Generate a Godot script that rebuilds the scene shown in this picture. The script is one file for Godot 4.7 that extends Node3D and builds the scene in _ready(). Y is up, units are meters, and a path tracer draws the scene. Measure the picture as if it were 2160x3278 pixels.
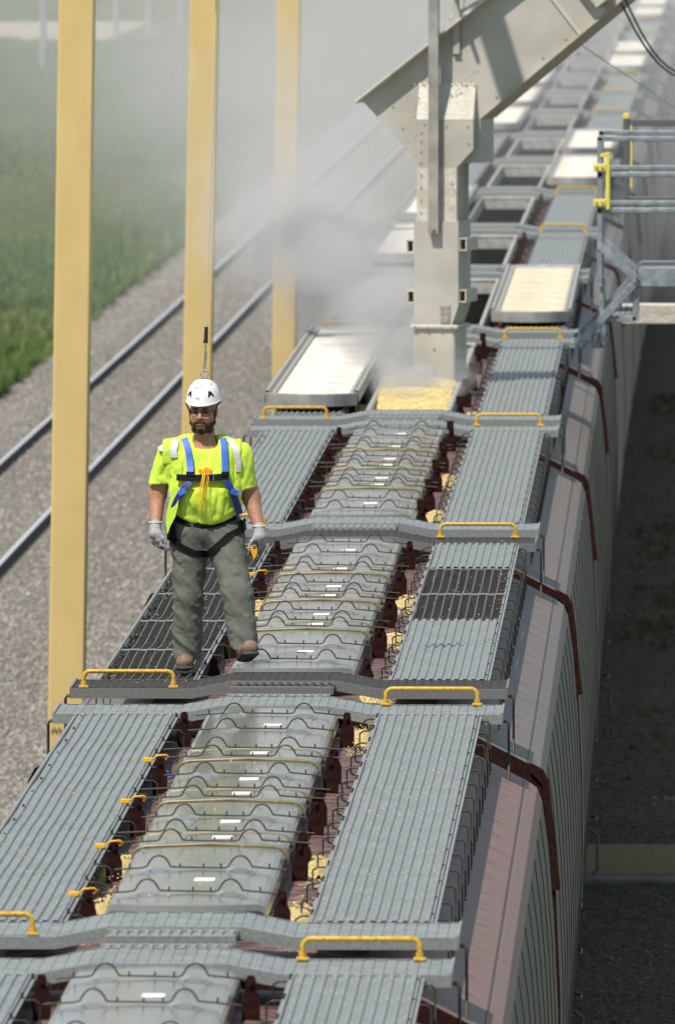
extends Node3D
# A worker walks along the roofs of a train of covered hopper cars while grain is loaded.
# x to the right of the train, y up from the rail head, the train runs along -z.

const HB := 4.6            # height of the running boards above the rail
var M := {}
var cache := {}
var counts := {}
var rng := RandomNumberGenerator.new()

# ------------------------------------------------------------------ mesh builder
class MB:
	var v := PackedVector3Array()
	var nn := PackedVector3Array()
	var cc := PackedColorArray()
	var col := Color.WHITE
	var use_col := false

	func trin(a: Vector3, b: Vector3, c: Vector3, na: Vector3, nb: Vector3, nc: Vector3) -> void:
		v.append(a); v.append(c); v.append(b)
		nn.append(na); nn.append(nc); nn.append(nb)
		if use_col:
			cc.append(col); cc.append(col); cc.append(col)

	func tri(a: Vector3, b: Vector3, c: Vector3) -> void:
		var n := (b - a).cross(c - a)
		if n.length_squared() < 1e-16:
			return
		n = n.normalized()
		trin(a, b, c, n, n, n)

	func quad(a: Vector3, b: Vector3, c: Vector3, d: Vector3) -> void:
		tri(a, b, c)
		tri(a, c, d)

	func face(p: Array, out_from: Vector3) -> void:
		var n: Vector3 = (p[1] - p[0]).cross(p[2] - p[0])
		var mid := Vector3.ZERO
		for q in p:
			mid += q
		mid /= p.size()
		if n.dot(mid - out_from) < 0.0:
			p.reverse()
		for i in range(1, p.size() - 1):
			tri(p[0], p[i], p[i + 1])

	func box(c: Vector3, s: Vector3, bev := 0.0, xf := Transform3D.IDENTITY) -> void:
		var h := s * 0.5
		if bev <= 0.0:
			var k := []
			for i in 8:
				k.append(xf * (c + Vector3(h.x * (1 if i & 1 else -1), h.y * (1 if i & 2 else -1), h.z * (1 if i & 4 else -1))))
			var o := xf * c
			for f in [[0, 1, 3, 2], [4, 5, 7, 6], [0, 1, 5, 4], [2, 3, 7, 6], [0, 2, 6, 4], [1, 3, 7, 5]]:
				face([k[f[0]], k[f[1]], k[f[2]], k[f[3]]], o)
			return
		bev = minf(bev, minf(h.x, minf(h.y, h.z)) * 0.95)
		var o2 := xf * c
		var pt := func(sx: float, sy: float, sz: float, ax: int) -> Vector3:
			var q := Vector3(sx * (h.x - bev), sy * (h.y - bev), sz * (h.z - bev))
			q[ax] += [sx, sy, sz][ax] * bev
			return xf * (c + q)
		for ax in 3:
			for s1 in [-1.0, 1.0]:
				var quadp := []
				for e in [[-1.0, -1.0], [1.0, -1.0], [1.0, 1.0], [-1.0, 1.0]]:
					var sg := [0.0, 0.0, 0.0]
					sg[ax] = s1
					sg[(ax + 1) % 3] = e[0]
					sg[(ax + 2) % 3] = e[1]
					quadp.append(pt.call(sg[0], sg[1], sg[2], ax))
				face(quadp, o2)
		for ax in 3:
			var u := (ax + 1) % 3
			var w := (ax + 2) % 3
			for su in [-1.0, 1.0]:
				for sw in [-1.0, 1.0]:
					var a1 := [0.0, 0.0, 0.0]
					a1[u] = su; a1[w] = sw; a1[ax] = -1.0
					var a2 := a1.duplicate()
					a2[ax] = 1.0
					face([pt.call(a1[0], a1[1], a1[2], u), pt.call(a2[0], a2[1], a2[2], u), pt.call(a2[0], a2[1], a2[2], w), pt.call(a1[0], a1[1], a1[2], w)], o2)
		for sx in [-1.0, 1.0]:
			for sy in [-1.0, 1.0]:
				for sz in [-1.0, 1.0]:
					face([pt.call(sx, sy, sz, 0), pt.call(sx, sy, sz, 1), pt.call(sx, sy, sz, 2)], o2)

	func tube(p: Array, r: float, n := 8, caps := true, r_end := -1.0) -> void:
		var m := p.size()
		var t0: Vector3 = (p[1] - p[0]).normalized()
		var u: Vector3 = t0.cross(Vector3.UP if absf(t0.y) < 0.9 else Vector3.RIGHT).normalized()
		var rings := []
		var norms := []
		for i in m:
			var t: Vector3
			if i == 0:
				t = t0
			elif i == m - 1:
				t = (p[i] - p[i - 1]).normalized()
			else:
				t = ((p[i] - p[i - 1]).normalized() + (p[i + 1] - p[i]).normalized()).normalized()
			u = (u - t * u.dot(t)).normalized()
			var w := t.cross(u)
			var rr: float = r if r_end < 0.0 else lerpf(r, r_end, float(i) / (m - 1))
			var ring := []
			var nr := []
			for k in n:
				var a := TAU * k / n
				var d := u * cos(a) + w * sin(a)
				nr.append(d)
				ring.append(p[i] + d * rr)
			rings.append(ring)
			norms.append(nr)
		for i in m - 1:
			for k in n:
				var k2 := (k + 1) % n
				trin(rings[i][k], rings[i][k2], rings[i + 1][k2], norms[i][k], norms[i][k2], norms[i + 1][k2])
				trin(rings[i][k], rings[i + 1][k2], rings[i + 1][k], norms[i][k], norms[i + 1][k2], norms[i + 1][k])
		if caps:
			for k in range(1, n - 1):
				tri(rings[0][0], rings[0][k + 1], rings[0][k])
				tri(rings[m - 1][0], rings[m - 1][k], rings[m - 1][k + 1])

	# a polygon in x, y drawn out from z0 to z1
	func prism(poly: PackedVector2Array, z0: float, z1: float, xf := Transform3D.IDENTITY) -> void:
		var idx := Geometry2D.triangulate_polygon(poly)
		var cw := Geometry2D.is_polygon_clockwise(poly)
		var zb := minf(z0, z1)
		var zt := maxf(z0, z1)
		for i in range(0, idx.size(), 3):
			var a := poly[idx[i]]
			var b := poly[idx[i + 1]]
			var c := poly[idx[i + 2]]
			if (b - a).cross(c - a) < 0.0:
				var q := b
				b = c
				c = q
			tri(xf * Vector3(a.x, a.y, zt), xf * Vector3(b.x, b.y, zt), xf * Vector3(c.x, c.y, zt))
			tri(xf * Vector3(a.x, a.y, zb), xf * Vector3(c.x, c.y, zb), xf * Vector3(b.x, b.y, zb))
		var m := poly.size()
		for i in m:
			var a := poly[i]
			var b := poly[(i + 1) % m]
			var pa := xf * Vector3(a.x, a.y, zt)
			var pb := xf * Vector3(a.x, a.y, zb)
			var pc := xf * Vector3(b.x, b.y, zb)
			var pd := xf * Vector3(b.x, b.y, zt)
			var area := 0.0
			for j in m:
				area += poly[j].cross(poly[(j + 1) % m])
			if area > 0.0:
				quad(pa, pb, pc, pd)
			else:
				quad(pd, pc, pb, pa)

	# rows of points joined; normals smooth along both when smooth
	func loft(rows: Array, smooth := false, flip := false) -> void:
		var m := rows.size()
		var n: int = rows[0].size()
		var ns := []
		if smooth:
			for i in m:
				var r := []
				for k in n:
					var du: Vector3 = rows[i][mini(k + 1, n - 1)] - rows[i][maxi(k - 1, 0)]
					var dv: Vector3 = rows[mini(i + 1, m - 1)][k] - rows[maxi(i - 1, 0)][k]
					var q := du.cross(dv).normalized()
					r.append(-q if flip else q)
				ns.append(r)
		for i in m - 1:
			for k in n - 1:
				var a: Vector3 = rows[i][k]
				var b: Vector3 = rows[i][k + 1]
				var c: Vector3 = rows[i + 1][k + 1]
				var d: Vector3 = rows[i + 1][k]
				if smooth:
					if flip:
						trin(a, c, b, ns[i][k], ns[i + 1][k + 1], ns[i][k + 1])
						trin(a, d, c, ns[i][k], ns[i + 1][k], ns[i + 1][k + 1])
					else:
						trin(a, b, c, ns[i][k], ns[i][k + 1], ns[i + 1][k + 1])
						trin(a, c, d, ns[i][k], ns[i + 1][k + 1], ns[i + 1][k])
				elif flip:
					quad(d, c, b, a)
				else:
					quad(a, b, c, d)

	# a body of revolution about y: profile points (radius, height)
	func lathe(prof: Array, n := 20, at := Vector3.ZERO) -> void:
		var rows := []
		for p in prof:
			var r := []
			for k in n + 1:
				var a := TAU * k / n
				r.append(at + Vector3(cos(a) * p.x, p.y, sin(a) * p.x))
			rows.append(r)
		loft(rows, true, true)

	func mesh() -> ArrayMesh:
		var arr := []
		arr.resize(Mesh.ARRAY_MAX)
		arr[Mesh.ARRAY_VERTEX] = v
		arr[Mesh.ARRAY_NORMAL] = nn
		if use_col:
			arr[Mesh.ARRAY_COLOR] = cc
		var am := ArrayMesh.new()
		am.add_surface_from_arrays(Mesh.PRIMITIVE_TRIANGLES, arr)
		return am

# ------------------------------------------------------------------ objects
func numbered(parent: Node, called: String) -> String:
	var key := str(parent.get_instance_id()) + called
	var n: int = counts.get(key, 0)
	counts[key] = n + 1
	return called if n == 0 else "%s_%03d" % [called, n]

func thing(called: String, label: String, category: String, at := Vector3.ZERO, group := "") -> Node3D:
	var o := Node3D.new()
	o.name = numbered(self, called)
	add_child(o, true)
	o.position = at
	o.set_meta("label", label)
	o.set_meta("category", category)
	if group:
		o.set_meta("group", group)
	return o

func part(parent: Node, called: String, mesh: Mesh, mat: Material, at := Vector3.ZERO, bas := Basis.IDENTITY) -> MeshInstance3D:
	var o := MeshInstance3D.new()
	o.name = numbered(parent, called)
	o.mesh = mesh
	o.material_override = mat
	o.transform = Transform3D(bas, at)
	parent.add_child(o, true)
	return o

func single(called: String, label: String, category: String, mesh: Mesh, mat: Material, at := Vector3.ZERO, group := "") -> MeshInstance3D:
	var o := part(self, called, mesh, mat, at)
	o.set_meta("label", label)
	o.set_meta("category", category)
	if group:
		o.set_meta("group", group)
	return o

func structure(called: String, mesh: Mesh, mat: Material, at := Vector3.ZERO) -> MeshInstance3D:
	var o := part(self, called, mesh, mat, at)
	o.set_meta("kind", "structure")
	return o

func scatter(called: String, label: String, category: String, mesh: Mesh, mat: Material, xfs: Array, cols := [], parent: Node = self) -> MultiMeshInstance3D:
	var mm := MultiMesh.new()
	mm.transform_format = MultiMesh.TRANSFORM_3D
	mm.use_colors = cols.size() > 0
	mm.mesh = mesh
	mm.instance_count = xfs.size()
	for i in xfs.size():
		mm.set_instance_transform(i, xfs[i])
		if cols.size():
			mm.set_instance_color(i, cols[i])
	var o := MultiMeshInstance3D.new()
	o.name = numbered(parent, called)
	o.multimesh = mm
	o.material_override = mat
	parent.add_child(o, true)
	o.set_meta("kind", "stuff")
	if parent == self:
		o.set_meta("label", label)
		o.set_meta("category", category)
	return o

# ------------------------------------------------------------------ materials
func noise_tex(seed_: int, freq: float, lo: Color, hi: Color, kind := FastNoiseLite.TYPE_SIMPLEX_SMOOTH, size := 512, oct := 4, mids := []) -> NoiseTexture2D:
	var f := FastNoiseLite.new()
	f.seed = seed_
	f.frequency = freq
	f.noise_type = kind
	f.fractal_octaves = oct
	if kind == FastNoiseLite.TYPE_CELLULAR:
		f.cellular_return_type = FastNoiseLite.RETURN_CELL_VALUE
		f.fractal_type = FastNoiseLite.FRACTAL_NONE
	var t := NoiseTexture2D.new()
	t.width = size
	t.height = size
	t.seamless = true
	t.noise = f
	var g := Gradient.new()
	g.set_color(0, lo)
	g.set_color(1, hi)
	for m in mids:
		g.add_point(m[0], m[1])
	t.color_ramp = g
	return t

func bump_tex(seed_: int, freq: float, strength := 6.0, kind := FastNoiseLite.TYPE_SIMPLEX_SMOOTH, size := 512) -> NoiseTexture2D:
	var f := FastNoiseLite.new()
	f.seed = seed_
	f.frequency = freq
	f.noise_type = kind
	f.fractal_octaves = 4
	var t := NoiseTexture2D.new()
	t.width = size
	t.height = size
	t.seamless = true
	t.as_normal_map = true
	t.bump_strength = strength
	t.noise = f
	return t

# colours are linear, as real surfaces reflect
func mat(called: String, c: Color, rough: float, metal := 0.0, tex: Texture2D = null, scale := 1.0, bump: Texture2D = null, bump_amount := 0.5, spec := 0.5) -> StandardMaterial3D:
	var m := StandardMaterial3D.new()
	m.resource_name = called
	m.albedo_color = c.linear_to_srgb()
	m.roughness = rough
	m.metallic = metal
	m.metallic_specular = spec
	if tex:
		m.albedo_texture = tex
	if bump:
		m.normal_enabled = true
		m.normal_texture = bump
		m.normal_scale = bump_amount
	if tex or bump:
		m.uv1_triplanar = true
		m.uv1_world_triplanar = true
		m.uv1_scale = Vector3.ONE * scale
	M[called] = m
	return m

func grey(a: float) -> Color:
	return Color(a, a, a)

func make_materials() -> void:
	var blotch := noise_tex(3, 0.008, grey(0.72), grey(1.0))
	var fine := noise_tex(5, 0.05, grey(0.8), grey(1.0))
	var fine_bump := bump_tex(7, 0.06, 4.0)
	var spangle := noise_tex(9, 0.03, Color(0.90, 0.91, 0.93), Color(1, 1, 1), FastNoiseLite.TYPE_CELLULAR)
	var dusty := noise_tex(11, 0.012, Color(0.55, 0.5, 0.5), Color(1, 0.98, 0.95), FastNoiseLite.TYPE_SIMPLEX_SMOOTH, 512, 5, [[0.45, Color(0.62, 0.55, 0.55)], [0.62, Color(0.85, 0.8, 0.78)]])
	mat("galvanised", Color(0.27, 0.298, 0.306), 0.5, 0.2, noise_tex(10, 0.012, Color(0.82, 0.82, 0.80), Color(1, 1, 1), FastNoiseLite.TYPE_SIMPLEX_SMOOTH, 1024, 6), 0.35)
	mat("galvanised_edge", Color(0.30, 0.325, 0.325), 0.5, 0.2, fine, 1.2)
	mat("bare_grating", Color(0.075, 0.07, 0.065), 0.7, 0.2, noise_tex(13, 0.04, grey(0.55), grey(1.0)), 2.0, bump_tex(15, 0.2, 8.0), 0.8)
	mat("grating_ridge", Color(0.24, 0.24, 0.24), 0.5, 0.3, fine, 2.0)
	mat("lid_grey", Color(0.160, 0.164, 0.162), 0.16, 0.0, noise_tex(4, 0.006, grey(0.88), grey(1.0)), 0.35, fine_bump, 0.06)
	mat("lid_under", Color(0.68, 0.665, 0.635), 0.75, 0.0, noise_tex(17, 0.006, Color(0.86, 0.78, 0.7), Color(1, 1, 1), FastNoiseLite.TYPE_SIMPLEX_SMOOTH, 512, 5, [[0.4, Color(0.97, 0.95, 0.92)]]), 0.7)
	mat("lid_under_cream", Color(0.66, 0.62, 0.52), 0.75, 0.0, noise_tex(18, 0.008, Color(0.85, 0.8, 0.7), Color(1, 1, 1)), 0.6)
	mat("gasket", Color(0.42, 0.42, 0.41), 0.7, 0.0, blotch, 1.1)
	mat("brass_lip", Color(0.25, 0.215, 0.12), 0.4, 0.2, blotch, 1.0)
	mat("dark_rod", Color(0.055, 0.048, 0.042), 0.5, 0.3)
	mat("black_bolt", Color(0.02, 0.02, 0.022), 0.5)
	mat("zinc_bolt", Color(0.4, 0.41, 0.42), 0.35, 0.6)
	mat("maroon", Color(0.040, 0.0150, 0.0130), 0.75, 0.0, noise_tex(21, 0.02, grey(0.6), grey(1.0)), 2.0, null, 0.5, 0.2)
	mat("maroon_deck", Color(0.22, 0.145, 0.135), 0.6, 0.0, dusty, 0.8, fine_bump, 0.2)
	mat("slope_taupe", Color(0.165, 0.149, 0.140), 0.6, 0.0, noise_tex(23, 0.006, Color(0.78, 0.76, 0.77), Color(1, 1, 1)), 0.4, fine_bump, 0.08)
	mat("slope_pink", Color(0.205, 0.138, 0.125), 0.6, 0.0, noise_tex(25, 0.01, Color(0.78, 0.80, 0.82), Color(1, 0.95, 0.94), FastNoiseLite.TYPE_SIMPLEX_SMOOTH, 512, 5), 0.45, fine_bump, 0.08)
	M.slope_taupe.uv1_scale = Vector3(0.12, 0.12, 1.3)
	M.slope_pink.uv1_scale = Vector3(0.12, 0.12, 1.1)
	mat("side_taupe", Color(0.165, 0.152, 0.136), 0.6, 0.0, noise_tex(27, 0.008, grey(0.75), grey(1.0)), 0.3)
	M.side_taupe.uv1_scale = Vector3(0.9, 0.07, 0.9)
	mat("dark_steel", Color(0.03, 0.028, 0.027), 0.7, 0.1, fine, 1.0)
	mat("wheel_steel", Color(0.1, 0.09, 0.085), 0.55, 0.5)
	mat("coaming", Color(0.46, 0.46, 0.44), 0.65, 0.0, blotch, 1.2)
	mat("car_inside", Color(0.09, 0.095, 0.09), 0.8)
	mat("yellow_rail", Color(0.62, 0.40, 0.045), 0.45, 0.0, noise_tex(31, 0.03, Color(0.45, 0.36, 0.25), Color(1, 1, 1), FastNoiseLite.TYPE_SIMPLEX_SMOOTH, 256, 4, [[0.35, Color(0.92, 0.92, 0.9)]]), 4.0)
	mat("post_yellow", Color(0.67, 0.51, 0.225), 0.5, 0.0, noise_tex(33, 0.008, Color(0.95, 0.945, 0.93), Color(1, 1, 1), FastNoiseLite.TYPE_SIMPLEX_SMOOTH, 512, 3), 0.3, fine_bump, 0.03)
	M.post_yellow.uv1_scale = Vector3(0.5, 0.2, 0.5)
	mat("seal_yellow", Color(0.80, 0.42, 0.01), 0.4)
	mat("seal_blue", Color(0.02, 0.08, 0.5), 0.4)
	mat("sticker", Color(0.78, 0.78, 0.76), 0.6)
	mat("corn", Color(0.80, 0.69, 0.37), 0.75, 0.0, noise_tex(35, 0.11, Color(0.72, 0.66, 0.5), Color(1, 1, 1), FastNoiseLite.TYPE_CELLULAR), 2.6, bump_tex(36, 0.12, 10.0), 0.8)
	mat("corn_kernel", Color(0.80, 0.66, 0.32), 0.55).vertex_color_use_as_albedo = true
	mat("chute_paint", Color(0.49, 0.483, 0.455), 0.5, 0.0, noise_tex(41, 0.006, Color(0.86, 0.86, 0.84), Color(1, 1, 1), FastNoiseLite.TYPE_SIMPLEX_SMOOTH, 512, 5), 0.45, bump_tex(43, 0.02, 4.0), 0.05)
	mat("chute_pale", Color(0.60, 0.59, 0.55), 0.55, 0.0, noise_tex(45, 0.012, Color(0.85, 0.84, 0.8), Color(1, 1, 1)), 0.8, bump_tex(46, 0.04, 8.0), 0.25)
	mat("grain_crust", Color(0.66, 0.63, 0.56), 0.95, 0.0, noise_tex(47, 0.05, Color(0.6, 0.56, 0.5), Color(1, 1, 1)), 2.0)
	mat("beam_grey", Color(0.42, 0.415, 0.39), 0.5, 0.1, blotch, 0.7)
	mat("gangway_steel", Color(0.36, 0.42, 0.47), 0.45, 0.3, blotch, 1.4)
	mat("gangway_dark", Color(0.13, 0.135, 0.14), 0.5, 0.2)
	mat("hinge_yellow", Color(0.75, 0.64, 0.12), 0.45)
	mat("cable_black", Color(0.02, 0.02, 0.02), 0.45)
	mat("wire_pale", Color(0.55, 0.54, 0.5), 0.5, 0.2)
	mat("rail_head", Color(0.60, 0.64, 0.68), 0.3, 0.35)
	mat("rail_web", Color(0.11, 0.10, 0.095), 0.75)
	var gravel := noise_tex(51, 0.06, Color(0.50, 0.48, 0.46), Color(0.92, 0.90, 0.87), FastNoiseLite.TYPE_CELLULAR, 1024, 1, [[0.5, Color(0.70, 0.68, 0.66)]])
	mat("gravel", Color(0.35, 0.348, 0.34), 0.95, 0.0, gravel, 0.35, bump_tex(53, 0.06, 14.0, FastNoiseLite.TYPE_CELLULAR, 1024), 1.0)
	var st := mat("stone", Color(0.35, 0.348, 0.34), 0.92)
	st.vertex_color_use_as_albedo = true
	mat("cinder", Color(0.105, 0.085, 0.055), 0.97, 0.0, noise_tex(55, 0.02, Color(0.42, 0.40, 0.36), Color(1, 0.93, 0.72), FastNoiseLite.TYPE_SIMPLEX_SMOOTH, 1024, 6), 0.25, bump_tex(57, 0.05, 12.0), 0.9)
	var cl := mat("clod", Color(0.17, 0.15, 0.12), 0.97)
	cl.vertex_color_use_as_albedo = true
	mat("meadow", Color(0.125, 0.145, 0.062), 0.97, 0.0, noise_tex(59, 0.012, Color(0.55, 0.6, 0.5), Color(1, 1, 0.9), FastNoiseLite.TYPE_SIMPLEX_SMOOTH, 1024, 6), 0.03)
	var gr := mat("grass", Color(0.15, 0.195, 0.070), 0.8)
	gr.vertex_color_use_as_albedo = true
	gr.backlight_enabled = true
	gr.backlight = Color(0.2, 0.26, 0.1)
	mat("sand_road", Color(0.42, 0.37, 0.27), 0.95, 0.0, blotch, 0.05)
	mat("concrete", Color(0.17, 0.165, 0.15), 0.9, 0.0, noise_tex(61, 0.01, grey(0.7), grey(1.0)), 0.6)
	mat("concrete_corn", Color(0.30, 0.235, 0.09), 0.95, 0.0, noise_tex(63, 0.06, Color(0.55, 0.55, 0.55), Color(1, 1, 1)), 0.8)
	mat("pole_grey", Color(0.30, 0.29, 0.30), 0.8)

# ------------------------------------------------------------------ the place
# sideways shift of the track: it bends gently to the right far off
func bend(z: float) -> float:
	if z < 150.0:
		return 0.0
	if z < 190.0:
		return 0.0045 * (z - 150.0) * (z - 150.0) / 80.0
	return 0.0045 * (z - 170.0)

func set_camera_and_light() -> void:
	var cam := Camera3D.new()
	cam.name = "camera"
	add_child(cam)
	var at := CameraAttributesPhysical.new()
	at.frustum_focal_length = 308.6
	at.frustum_focus_distance = 84.0
	at.frustum_near = 1.0
	at.frustum_far = 3000.0
	at.exposure_aperture = 6.2
	at.auto_exposure_enabled = false
	cam.attributes = at
	cam.position = Vector3(2.45, HB + 5.59, 0)
	cam.rotation = Vector3(-atan2(1670.0, 30600.0), atan2(801.0, 30600.0), 0)
	cam.current = true
	var env := Environment.new()
	env.background_mode = Environment.BG_SKY
	var sky := Sky.new()
	var sm := ProceduralSkyMaterial.new()
	sm.sky_top_color = Color(0.56, 0.63, 0.70)
	sm.sky_horizon_color = Color(0.80, 0.82, 0.81)
	sm.sky_curve = 0.12
	sm.ground_bottom_color = Color(0.30, 0.29, 0.25)
	sm.ground_horizon_color = Color(0.60, 0.62, 0.60)
	sm.sky_energy_multiplier = 1.0
	sky.sky_material = sm
	env.sky = sky
	env.tonemap_mode = Environment.TONE_MAPPER_LINEAR
	env.tonemap_exposure = 1.3
	env.volumetric_fog_enabled = true
	env.volumetric_fog_density = 0.0
	env.sdfgi_enabled = true
	env.ssao_enabled = true
	env.ssil_enabled = true
	var we := WorldEnvironment.new()
	we.name = "world_environment"
	we.environment = env
	add_child(we)
	var sun := DirectionalLight3D.new()
	sun.name = "sun"
	sun.light_energy = 1.35
	sun.light_color = Color(1.0, 0.96, 0.90)
	sun.light_angular_distance = 0.6
	sun.shadow_enabled = true
	add_child(sun)
	sun.look_at_from_position(Vector3.ZERO, Vector3(0.27, -0.86, -0.42))

func strip(x0: float, x1: float, y: float, za: float, zb: float, step := 20.0) -> ArrayMesh:
	var mb := MB.new()
	var z := za
	while z < zb - 0.01:
		var z2 := minf(z + step, zb)
		mb.quad(Vector3(x0 + bend(z), y, -z), Vector3(x1 + bend(z), y, -z), Vector3(x1 + bend(z2), y, -z2), Vector3(x0 + bend(z2), y, -z2))
		z = z2
	return mb.mesh()

func rail_mesh(x: float, za: float, zb: float) -> Array:
	var web := MB.new()
	var head := MB.new()
	var foot_prof := [Vector2(-0.07, -0.18), Vector2(0.07, -0.18), Vector2(0.07, -0.165), Vector2(0.012, -0.14), Vector2(0.012, -0.04), Vector2(0.034, -0.03), Vector2(0.034, -0.012), Vector2(-0.034, -0.012), Vector2(-0.034, -0.03), Vector2(-0.012, -0.04), Vector2(-0.012, -0.14), Vector2(-0.07, -0.165), Vector2(-0.07, -0.18)]
	var head_prof := [Vector2(0.034, -0.012), Vector2(0.032, -0.004), Vector2(0.026, 0.0), Vector2(-0.026, 0.0), Vector2(-0.032, -0.004), Vector2(-0.034, -0.012)]
	var ra := []
	var rb := []
	var z := za
	while z <= zb:
		var a := []
		for p in foot_prof:
			a.append(Vector3(x + bend(z) + p.x, p.y, -z))
		ra.append(a)
		var b := []
		for p in head_prof:
			b.append(Vector3(x + bend(z) + p.x, p.y, -z))
		rb.append(b)
		z += 10.0
	web.loft(ra, false, false)
	head.loft(rb, false, false)
	return [web.mesh(), head.mesh()]

func pebble(seed_: int, n := 0) -> ArrayMesh:
	var r := RandomNumberGenerator.new()
	r.seed = seed_
	var t := (1.0 + sqrt(5.0)) / 2.0
	var p := []
	for q in [Vector3(-1, t, 0), Vector3(1, t, 0), Vector3(-1, -t, 0), Vector3(1, -t, 0), Vector3(0, -1, t), Vector3(0, 1, t), Vector3(0, -1, -t), Vector3(0, 1, -t), Vector3(t, 0, -1), Vector3(t, 0, 1), Vector3(-t, 0, -1), Vector3(-t, 0, 1)]:
		var k: Vector3 = q.normalized() * r.randf_range(0.36, 0.58)
		p.append(Vector3(k.x, k.y * 0.75, k.z))
	var mb := MB.new()
	for f in [[0, 11, 5], [0, 5, 1], [0, 1, 7], [0, 7, 10], [0, 10, 11], [1, 5, 9], [5, 11, 4], [11, 10, 2], [10, 7, 6], [7, 1, 8], [3, 9, 4], [3, 4, 2], [3, 2, 6], [3, 6, 8], [3, 8, 9], [4, 9, 5], [2, 4, 11], [6, 2, 10], [8, 6, 7], [9, 8, 1]]:
		mb.face([p[f[0]], p[f[1]], p[f[2]]], Vector3.ZERO)
	return mb.mesh()

func tuft(seed_: int, blades: int, h: float, spread: float) -> ArrayMesh:
	var r := RandomNumberGenerator.new()
	r.seed = seed_
	var mb := MB.new()
	mb.use_col = true
	for i in blades:
		var a := r.randf() * TAU
		var base := Vector3(cos(a), 0, sin(a)) * spread * sqrt(r.randf())
		var lean := Vector3(r.randf_range(-1, 1), 0, r.randf_range(-1, 1)) * 0.35 * h
		var hh := h * r.randf_range(0.5, 1.1)
		var w := Vector3(cos(a + 1.3), 0, sin(a + 1.3)) * r.randf_range(0.008, 0.02) * (1.0 + h)
		var mid := base + lean * 0.35 + Vector3(0, hh * 0.6, 0)
		var tip := base + lean + Vector3(0, hh, 0)
		var k := r.randf_range(0.75, 1.1)
		mb.col = Color(k, k, k * 0.9)
		mb.quad(base - w, base + w, mid + w * 0.7, mid - w * 0.7)
		mb.tri(mid - w * 0.7, mid + w * 0.7, tip)
	return mb.mesh()

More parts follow.
